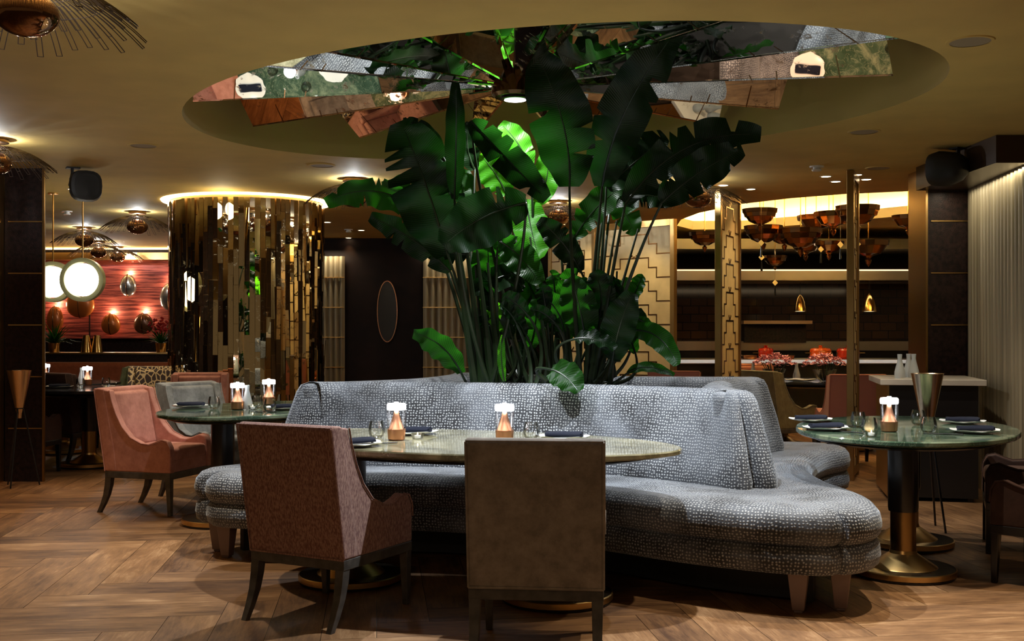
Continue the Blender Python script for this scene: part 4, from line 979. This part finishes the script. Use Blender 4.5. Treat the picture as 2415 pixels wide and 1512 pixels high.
detector(1926, 392, 'white smoke detector on the ceiling before the kitchen'); detector(158, 498, 'white smoke detector on the ceiling before the dome lights'); detector(822, 541, 'small smoke detector between the downlights by the back wall')

# hanging speakers
def spk(px, py, y, label, rz, f=[None]):
    p = PX(px, py, y)
    if f[0] is None:
        t = thing('speaker', label, 'speaker', (p.x, p.y, 2.7), rz)
        m = MB(); rows = []
        for j, (yy, s) in enumerate(((-.13, .10), (-.125, .125), (-.05, .135), (.06, .11), (.12, .07), (.13, .03))):
            rows.append([(1.0*s*math.copysign(abs(math.cos(a))**.7, math.cos(a)), yy, -.16+s*math.copysign(abs(math.sin(a))**.7, math.sin(a))) for a in [2*PI*k/20 for k in range(20)]])
        m.grid(rows, closed=True); m.poly(rows[0][::-1]); m.poly(rows[-1]); m.build('cabinet', M['blackmatte'], t, smooth=50)
        m = MB(); m.tube([(-.1, 0, 0), (-.1, 0, -.05), (-.12, 0, -.16)], .014, 6); m.box((-.15, -.04, -.012), (-.04, .04, 0)); m.build('bracket', M['blackmatte'], t)
        f[0] = t
    else: dup(f[0], (p.x, p.y, 2.7), rz, label)
spk(200, 420, 9.5, 'black speaker hung from the ceiling over the globe pendants', .5); spk(2240, 375, 8.4, 'black speaker hung from the ceiling beside the pleated wall', -2.6)

# globe pendants
def globe(px, py, y, label, f=[None]):
    p = PX(px, py, y)
    if f[0] is None:
        t = thing('globe_pendant', label, 'pendant lamp', (p.x, p.y, p.z)); n = 40
        m = MB(); m.lathe([(.158*math.sin(PI*k/16)+.0001, -.158*math.cos(PI*k/16)) for k in range(17)], 32, cap=False); m.build('globe', M['globe'], t)
        m = MB(); rows = []
        for rr_, yy in ((.166, -.035), (.208, -.035), (.208, .035), (.166, .035), (.166, -.035)): rows.append([(rr_*math.cos(2*PI*k/n), yy, rr_*math.sin(2*PI*k/n)) for k in range(n)])
        m.grid(rows, closed=True); m.build('ring', pbr('sage_brass', (.34, .33, .17), .4, .4), t, smooth=40)
        m = MB(); m.tube([(0, 0, .2), (0, 0, 2.7-p.z)], .008, 6); m.lathe([(.05, 2.675-p.z), (.05, 2.699-p.z)], 20); m.build('stem', M['brass'], t); f[0] = t
    else: dup(f[0], p, 0, label)
globe(195, 660, 10.5, 'glowing white globe in a flat brass ring, fully visible'); globe(125, 665, 11.2, 'glowing white globe in a brass ring, cut off by the pillar')

# ------------------------------------------------------------ red lounge
m = MB(); m.box((-9.5, 18.80, 1.17), (-5.2, 18.95, 2.50)); m.build('wall_red_textile', M['redwall'], smooth=0, kind='structure')
m = MB(); m.box((-9.5, 18.6, 2.50), (-4.0, 18.99, 2.62)); m.build('trim_gold_soffit', M['brass'], smooth=0, kind='structure')
m = MB(); m.box((-9.5, 18.5, 2.665), (-4.0, 18.56, 2.69)); m.build('trim_lounge_led', M['covestrip'], smooth=0, kind='structure')
for x in (-7.2, -5.75):
    m = MB(); m.box((x-.01, 18.785, 1.17), (x+.01, 18.8, 2.5)); m.build('trim_wall_joint', M['darkwood'], smooth=0, kind='structure')
def shell(px, py, w, h, mat, label, f={}):
    p = PX(px, py, 18.72); t = thing('wall_sconce', label, 'wall lamp', p)
    m = MB(); rows = []
    for j in range(9):
        s = math.cos(j/8*PI/2); d = .10*math.sin(j/8*PI/2)
        rows.append([(w*s*math.cos(a)*(1-.12*math.sin(a)), -.03-d, h*s*math.sin(a)) for a in [2*PI*k/28 for k in range(28)]])
    m.grid(rows, closed=True); m.build('shell', mat, t, smooth=60)
    m = MB(); m.tube([(0, -.045-.09*math.sin(q), h*math.cos(q)) for q in [PI*k/12 for k in range(13)]], .008, 5)
    for s in (-1, 1): m.tube([(s*w*.5*math.sin(q), -.035-.075*math.sin(q), h*.95*math.cos(q)) for q in [PI*k/12 for k in range(13)]], .006, 5)
    m.build('rib', M['bronze'], t)
    light('sconce_glow', 'POINT', (0, .03, h+.03), 7, (1, .72, .45), .05, parent=t)
amb = pbr('amber_shell', (.45, .14, .03), .25, .3); brn = pbr('brown_shell', (.16, .07, .035), .25, .4); slv = pbr('silver_shell', (.5, .5, .48), .22, .8)
shell(304, 673, .14, .19, slv, 'small silver turtle-shell wall lamp alone on the upper red wall'); shell(263, 764, .16, .18, amb, 'amber turtle-shell wall lamp, lower row, nearer the globes')
shell(340, 763, .165, .18, brn, 'dark brown turtle-shell wall lamp, lower row, nearer the mirrored column'); shell(191, 715, .24, .25, amb, 'big amber shell wall lamp beneath the glowing globe')
shell(132, 752, .14, .22, amb, 'amber shell wall lamp half covered by the fern'); shell(402, 700, .17, .24, slv, 'large silver shell wall lamp partly behind the mirrored column')

m = MB(); m.box((-7.6, 14.2, 0), (-4.05, 14.45, 1.00)); m.build('wall_partition', M['darkwood'], smooth=0, kind='structure')
m = MB(); m.box((-7.6, 14.15, 1.0), (-4.05, 14.5, 1.02)); m.build('trim_partition_cap', M['brass_dark'], smooth=0, kind='structure')
def rustsofa():
    t = thing('wall_banquette', 'long low rust-velvet wall banquette behind the dark dining tables', 'sofa', (-5.7, 13.7, 0))
    m = MB(); m.box((-1.6, -.3, .25), (1.5, .3, .46)); m.build('seat', M['rustvel'], t, bevel=.05)
    m = MB(); m.box((-1.6, .2, .4), (1.5, .44, .90)); m.build('backrest', M['rustvel'], t, bevel=.06)
    m = MB(); m.box((-1.55, -.2, 0), (1.45, .3, .25)); m.build('plinth', M['black'], t, smooth=0)
rustsofa()
def ledge_plant(px, py, y, label, n, red=False, seed=1, spread=.25):
    g = random.Random(seed); p = PX(px, py, y); p.z = 1.02; t = thing('potted_fern', label, 'plant', p)
    m = MB(); m.lathe([(.06, 0), (.08, .12), (.075, .12)], 20); m.build('pot', M['gold'], t)
    m = MB()
    for k in range(n):
        a = g.uniform(0, 2*PI); l = g.uniform(.2, .5); e = g.uniform(.3, 1.2); pr = None
        d = Vector((math.cos(a)*math.cos(e)*spread/.25, math.sin(a)*math.cos(e), math.sin(e)))
        s = Vector((-math.sin(a), math.cos(a), 0))*.012; q = [Vector((0, 0, .11))+d*l*f+Vector((0, 0, -l*.3*f*f)) for f in (0, .33, .66, 1)]
        for j in range(3): w0, w1 = (1, 1, .6)[j], (1, .6, .05)[j]; m.poly([tuple(q[j]-s*w0), tuple(q[j]+s*w0), tuple(q[j+1]+s*w1), tuple(q[j+1]-s*w1)])
    m.build('foliage', M['leaf'], t, smooth=0, fix=False)
    if red:
        m = MB()
        for k in range(60):
            a = g.uniform(0, 2*PI); r = g.uniform(0, .18); c = Vector((r*math.cos(a), r*math.sin(a), .25+g.uniform(0, .2))); m.lathe([(.0001, -.02), (.022, 0), (.0001, .02)], 6, c)
        m.build('red_blossoms', pbr('red_blossom', (.45, .02, .02), .6), t, smooth=0)
ledge_plant(128, 800, 14.3, 'bushy fern on the partition beside the dark pillar', 90, seed=4); ledge_plant(380, 810, 14.3, 'red-flowering plant on the partition near the mirrored column', 50, True, seed=9)
def goldpot(px, label, f=[None]):
    p = PX(px, 820, 14.32); p.z = 1.02
    if f[0] is None: m = MB(); m.lathe([(.075, 0), (.04, .22), (.036, .22)], 20); f[0] = m.build('gold_vase', M['gold']); r = f[0]
    else: r = f[0].copy(); COL.objects.link(r)
    r.location = p; tag(r, label, 'vase')
goldpot(204, 'gold tapered vase on the partition, nearer the fern'); goldpot(229, 'gold tapered vase on the partition, second beside it')

# ------------------------------------------------------------ folding screens
def screen(label, A, B, z1, cell=.34, rows=7, name='folding_screen'):
    A, B = Vector(A), Vector(B); d = B-A; L = d.length; t = thing(name, label, 'room divider', (A.x, A.y, 0), math.atan2(d.y, d.x)); w = .055
    m = MB(); m.box((0, -.03, 0), (w, .03, z1)); m.build('post', M['brass_dark'], t, smooth=0, bevel=.004)
    m = MB(); m.box((L-w, -.03, 0), (L, .03, z1)); m.build('post', M['brass_dark'], t, smooth=0, bevel=.004)
    m = MB(); m.box((w, -.03, z1-.07), (L-w, .03, z1)); m.build('top_rail', M['brass_dark'], t, smooth=0)
    m = MB(); m.box((w, -.03, .04), (L-w, .03, .10)); m.build('bottom_rail', M['brass_dark'], t, smooth=0)
    m = MB(); m.box((w, -.012, .10), (L-w, .012, z1-.07)); m.build('panel', M['screenpanel'], t, smooth=0)
    cx = L/2; hw = (L-2*w)/2; H = z1-.17; n = 9; ph = H/n; T = .006
    for k in range(n):
        m = MB()
        z = .12+ph*(k+.62)
        for sgn in (-1, 1):
            xs = [0, .40*hw, .62*hw, hw]; zz = [z, z-ph*.42, z-ph*.84]
            for sd in (-.014, .014):
                def hb(x0, x1, zc): a, b = sorted((cx+sgn*x0, cx+sgn*x1)); m.box((a, sd-.003, zc-T), (b, sd+.003, zc+T))
                def vb(x, z0, z2): m.box((cx+sgn*x-T, sd-.003, min(z0, z2)-T), (cx+sgn*x+T, sd+.003, max(z0, z2)+T))
                hb(0, xs[1], zz[0]); vb(xs[1], zz[0], zz[1]); hb(xs[1], xs[2], zz[1]); vb(xs[2], zz[1], zz[2]); hb(xs[2], xs[3], zz[2])
                v = .10*hw
                for q in range(3): m.box((cx+sgn*(v*(.2+.4*q))-T, sd-.003, z+ph*.06*(q)), (cx+sgn*(v*(.2+.4*q))+T, sd+.003, z+ph*.06*(q+1)+T))
        m.build('stepped_line', M['bronze'], t, smooth=0, fix=False)
    return t
screen('cream stepped-pattern screen in brass frame, its wide panel beside the kitchen opening', (.98, 12.75), (1.78, 12.0), 2.52)
screen('cream stepped-pattern screen in brass frame, further panel behind the banana stalks', (.46, 13.45), (.98, 12.80), 2.50)
screen('narrow angled stepped-pattern screen beside the bright cove', (1.96, 10.5), (2.30, 11.2), 2.66)
screen('screen seen nearly edge-on at the tall brass post', (2.93, 9.55), (3.12, 10.0), 2.69)
for x, y in ((1.35, 12.0), (.8, 12.7)):
    light('screen_fill', 'SPOT', (x-.25, y-.35, 2.66), 45, (1, .78, .42), .03, aim=(x, y+.2, 1.3), cone=80, blend=.8)  # unseen spots added to brighten the cream panels
light('screen_fill', 'SPOT', (2.75, 10.35, 2.66), 30, (1, .78, .42), .03, aim=(2.15, 10.9, 1.2), cone=80, blend=.8)  # another added spot, lifting the angled panel

# ------------------------------------------------------------ kitchen
def kitchen():
    t = thing('cooking_counter', 'long dark kitchen counter with steel edge painted to glow behind the flower table', 'counter', (5.0, 14.9, 0))
    m = MB(); m.box((-3.0, -.3, .86), (3.6, .5, .92)); m.build('worktop', M['steel'], t, smooth=0)
    m = MB(); m.box((-2.9, -.25, 0), (3.5, .45, .86)); m.build('body', M['black'], t, smooth=0)
    m = MB(); m.box((-3.0, -.305, .87), (3.6, -.30, .915)); m.build('edge_painted_bright', emis('edge_painted_glow', (.8, .85, .9), .3), t, smooth=0)  # brightness of the steel edge put in as emission; no lamp here
    t = thing('back_counter', 'low steel counter along the glazed tile kitchen wall', 'counter', (5.0, 17.0, 0))
    m = MB(); m.box((-3.8, -.35, 1.0), (3.6, .38, 1.14)); m.build('worktop', M['steel'], t, smooth=0)
    m = MB(); m.box((-3.8, -.3, 0), (3.6, .38, 1.0)); m.build('body', M['black'], t, smooth=0)
    t = thing('extractor_hood', 'long stainless extractor hood across the open kitchen', 'hood', (5.0, 15.6, 0))
    m = MB(); m.box((-3.9, -.3, 2.00), (3.6, .9, 2.13)); m.build('rim', M['steel'], t, smooth=0)
    m = MB(); i = len(m.v); m.v += [(-3.9, -.28, 2.13), (3.6, -.28, 2.13), (3.6, .5, 2.42), (-3.9, .5, 2.42)]; m.face((0, 1, 2, 3)); m.build('slope', M['bronze'], t, smooth=0)
    m = MB(); m.box((-3.9, -.31, 2.13), (2.2, -.29, 2.15)); m.build('light_strip', emis('hood_strip', (1, .86, .6), .9), t, smooth=0)
    m = MB(); m.box((-3.9, -.5, 2.42), (3.6, .9, 2.56)); m.build('duct_band', pbr('duct_grey', (.30, .27, .2), .4, .5), t, smooth=0)
    t = thing('wall_shelf', 'pale wooden shelf lit from above on the kitchen tile wall', 'shelf', (4.05, 16.6, 1.4))
    m = MB(); m.box((-.6, -.2, 0), (.42, .5, .05)); m.build('board', pbr('shelf_oak', (.42, .25, .12), .5), t, smooth=0)
    m = MB(); m.box((-.55, .0, -.28), (.38, .5, 0)); m.build('front_panel', M['darkwood'], t, smooth=0)
    light('kitchen_light', 'AREA', (4.2, 16.0, 2.0), 4, (1, .75, .45), 3.0, aim=(4.2, 16.9, .6), size_y=.2)
    light('kitchen_pass_light', 'AREA', (4.2, 15.0, 2.38), 6, (1, .8, .55), 3.0, aim=(4.2, 14.9, .6), size_y=.3)
kitchen()
def pot(px, py, mat, w, label):
    p = GP(px, py, .92) if 0 else PX(px, py, 14.8); p.z = .92; t = thing('casserole_pot', label, 'pot', p)
    m = MB(); m.lathe([(w*.88, 0), (w, .02), (w, .11), (w*.98, .115)], 28); m.build('body', mat, t)
    m = MB(); m.lathe([(w*1.02, .115), (w*.9, .14), (w*.3, .155), (.0001, .157)], 28); m.lathe([(.02, .155), (.028, .18), (.0001, .185)], 12); m.build('lid', mat, t)
    m = MB()
    for s in (-1, 1): m.box((s*w-.03 if s > 0 else s*w-.07, -.03, .075), (s*w+.07 if s > 0 else s*w+.03, .03, .09))
    m.build('handle', M['gold'], t, smooth=0)
pot(1935, 838, M['orange'], .14, 'orange enamel casserole pot on the kitchen counter'); pot(2000, 838, M['redpot'], .15, 'red-orange casserole pot partly behind the brass post'); pot(1806, 836, M['redpot'], .10, 'dark red casserole pot at the back of the kitchen counter')
def pan(px, label):
    p = PX(px, 840, 14.75); p.z = .92; t = thing('saucepan', label, 'pan', p); m = MB(); m.lathe([(.09, 0), (.10, .05), (.097, .05), (.088, .008)], 24, cap=False); m.build('body', M['copper'], t)
    m = MB(); m.tube([(-.1, 0, .045), (-.28, 0, .12)], .008, 6); m.build('handle', M['steel'], t)
pan(1768, 'copper saucepan with raised handle by the angled screen'); pan(1856, 'shallow pan with steel handle between the red and orange pots')
def dome_pendant(px, py, y, s, label, f=[None]):
    p = PX(px, py, y)
    if f[0] is None:
        t = thing('dome_pendant', label, 'pendant lamp', p); m = MB(); m.lathe([(.095, -.12), (.088, -.06), (.07, .02), (.045, .08), (.018, .11), (.008, .12)], 28, cap=False); m.build('shade', M['gold'], t)
        m = MB(); m.lathe([(.0001, -.115), (.09, -.118)], 24, cap=False); m.build('bulb_disc', emis('pendant_glow', (1, .8, .45), 8), t)
        m = MB(); m.tube([(0, 0, .12), (0, 0, 2.0-p.z)], .003, 5); m.build('cord', M['black'], t); f[0] = t
    else: dup(f[0], p, 0, label, scale=s)
dome_pendant(1887, 715, 15.9, 1, 'small brass dome pendant over the kitchen shelf'); dome_pendant(2050, 713, 15.4, 1.08, 'small brass dome pendant beyond the brass post')
def inside(x, y):
    c = False; n = len(COVE)
    for i in range(n):
        (x0, y0), (x1, y1) = COVE[i], COVE[i-1]
        if (y0 > y) != (y1 > y) and x < (x1-x0)*(y-y0)/(y1-y0)+x0: c = not c
    return c
def bowl(px, py, y, w, label, style=0, f={}):
    p = PX(px, py, y); r = w/2/F*y; t = thing('bowl_pendant', label, 'pendant lamp', p, R.random(), 'stepped bronze bowl pendants')
    m = MB(); h = r*.85
    if style == 0: pr = [(r, 0), (r*.97, -h*.25), (r*.92, -h*.27), (r*.86, -h*.52), (r*.78, -h*.54), (r*.62, -h*.8), (r*.3, -h*.98), (.0001, -h)]
    else: pr = [(r, 0), (r*.96, -h*.3), (r*.66, -h*.34), (r*.6, -h*.6), (r*.34, -h*.64), (r*.25, -h*.86), (.0001, -h*1.15)]
    m.lathe(pr, 14, cap=False); m.lathe([(r*.97, -.004), (r*.9, -h*.25), (r*.6, -h*.75), (.0001, -h*.95)], 14, cap=False); m.build('bowl', M['bronzebowl'], t, smooth=10)
    m = MB(); m.tube([(0, 0, -h), (0, 0, (3.24 if inside(p.x, p.y) else 2.7)-p.z)], .006, 5); m.build('rod', M['gold'], t)
    m = MB(); m.lathe([(.0001, -h*1.5), (r*.12, -h*1.3), (r*.16, -h*1.12), (r*.05, -h*1.0)], 10); m.build('finial', M['bronzebowl'], t)
M['bronzebowl'] = pbr('polished_bronze', (.42, .22, .09), .14, 1)
for a in ((1792, 493, 12.4, 84, 'bronze bowl pendant highest at the kitchen opening edge'), (1800, 533, 13.0, 92, 'bronze bowl pendant directly below the highest bowl'), (1850, 540, 13.3, 84, 'bronze bowl pendant in the middle of the lower cluster'), (1888, 540, 12.6, 104, 'widest bronze bowl pendant in the lower cluster'),
          (1925, 508, 13.5, 90, 'bronze bowl pendant above the widest cluster bowl', 1), (1965, 500, 12.7, 92, 'bronze bowl pendant before the brass post', 1), (2022, 486, 11.9, 104, 'large bronze bowl pendant just beyond the brass post'), (2142, 508, 12.0, 76, 'bronze bowl pendant cut by the brass-sided pillar', 1),
          (2048, 568, 12.8, 96, 'flat stepped bronze pendant with drop finial', 1), (1828, 603, 14.2, 56, 'small bronze bowl pendant hanging lowest', 0), (1662, 548, 13.8, 74, 'bronze bowl pendant between the screens', 0), (1955, 570, 13.2, 70, 'stepped bronze pendant low behind the brass post', 1), (1900, 568, 14.4, 76, 'bronze bowl pendant lowest of the central cluster', 1)):
    bowl(*a[:5], *(a[5:] if len(a) > 5 else ()))
def charm(px, py, y, label):
    p = PX(px, py, y-.62)
    if 1:
        t = thing('diamond_charm', label, 'ornament', p, .25); m = MB(); s = .033
        m.prism([(-s, 0), (0, -s), (s, 0), (0, s)], -.006, .006, 'y'); m.build('gold_plate', emis('charm_gold_glow', (1, .62, .15), .35), t, smooth=0)  # bright gold reflection put in as emission; the plate is no lamp
        m = MB(); m.tube([(0, 0, s), (0, 0, (3.24 if inside(p.x, p.y) else 2.7)-p.z)], .0012, 4); m.build('thread', M['gold'], t); m = MB(); m.lathe([(.006, -s-.01), (.014, -s-.12)], 8); m.build('tassel', M['black'], t)
for px, py, y, lb in ((1795, 573, 12.4, 'gold diamond charm under the highest bowls'), (1796, 607, 12.9, 'gold diamond charm below the first one'), (1828, 667, 13.5, 'lowest gold diamond charm, alone on dark'), (1936, 588, 12.9, 'dim gold diamond charm in the middle'), (1982, 577, 12.2, 'gold diamond charm just before the brass post'), (2023, 576, 12.2, 'gold diamond charm just beyond the brass post'), (2154, 593, 12.0, 'gold diamond charm against the brass-sided pillar')):
    charm(px, py, y, lb)
def flowers(px, py, y, label, seed):
    g = random.Random(seed); p = PX(px, py, y); p.z = .75; t = thing('flower_bowl', label, 'flowers', p)
    m = MB(); m.lathe([(.05, 0), (.10, .05), (.13, .12), (.135, .125), (.12, .12), (.05, .02)], 24, cap=False); m.build('vase', M['glass'], t)
    m = MB(); n = 0
    for k in range(170):
        a = g.uniform(0, 2*PI); e = g.uniform(0, 1); r = .23*math.sqrt(e); z = .17+.11*(1-e)+g.uniform(-.02, .02); c = Vector((r*math.cos(a), r*math.sin(a), z))
        for q in range(4):
            b = g.uniform(0, 2*PI); u = Vector((math.cos(b), math.sin(b), g.uniform(.1, .8)))*.032; s = Vector((-math.sin(b), math.cos(b), 0))*.014
            m.poly([tuple(c), tuple(c+u*.6+s), tuple(c+u), tuple(c+u*.6-s)])
    m.build('blossoms', pbr('pink_blossom', (.75, .30, .33), .6, noise=.45, nscale=30), t, smooth=0, fix=False)
    m = MB()
    for k in range(16): a = g.uniform(0, 2*PI); m.tube([(.03*math.cos(a), .03*math.sin(a), .01), (.14*math.cos(a), .14*math.sin(a), .2)], .004, 4)
    m.build('stems', M['petiole'], t)
flowers(1826, 880, 12.3, 'glass bowl of pink flowers beside the olive chair', 5); flowers(1945, 880, 12.0, 'glass bowl of pink flowers above the salmon chair back', 6)
p = PX(1888, 900, 11.95); p.z = .75; single(plate0, pf, p, 0, 'large pale platter on the flower table', 'plate', s=1.3)
bottle(Vector((PX(1783, 880, 12.3).x, 12.45, .75)), 'small bottle behind the flowers near the angled screen', M['frost'], 1)
bottle(Vector((PX(1884, 880, 12.3).x, 12.4, .75)), 'small bottle between the two flower bowls', M['frost'], 1)
light('dining_spot', 'SPOT', (3.0, 11.8, 2.66), 60, (1, .75, .5), .03, aim=(3.0, 11.9, 0), cone=70, blend=.6)
light('dining_spot', 'SPOT', (-4.0, 10.9, 2.66), 45, (1, .72, .45), .03, aim=(-4.0, 10.9, 0), cone=80, blend=.6)
light('dining_spot', 'SPOT', (-2.9, 8.9, 2.66), 28, (1, .72, .45), .03, aim=(-2.6, 8.6, 0), cone=70, blend=.6)
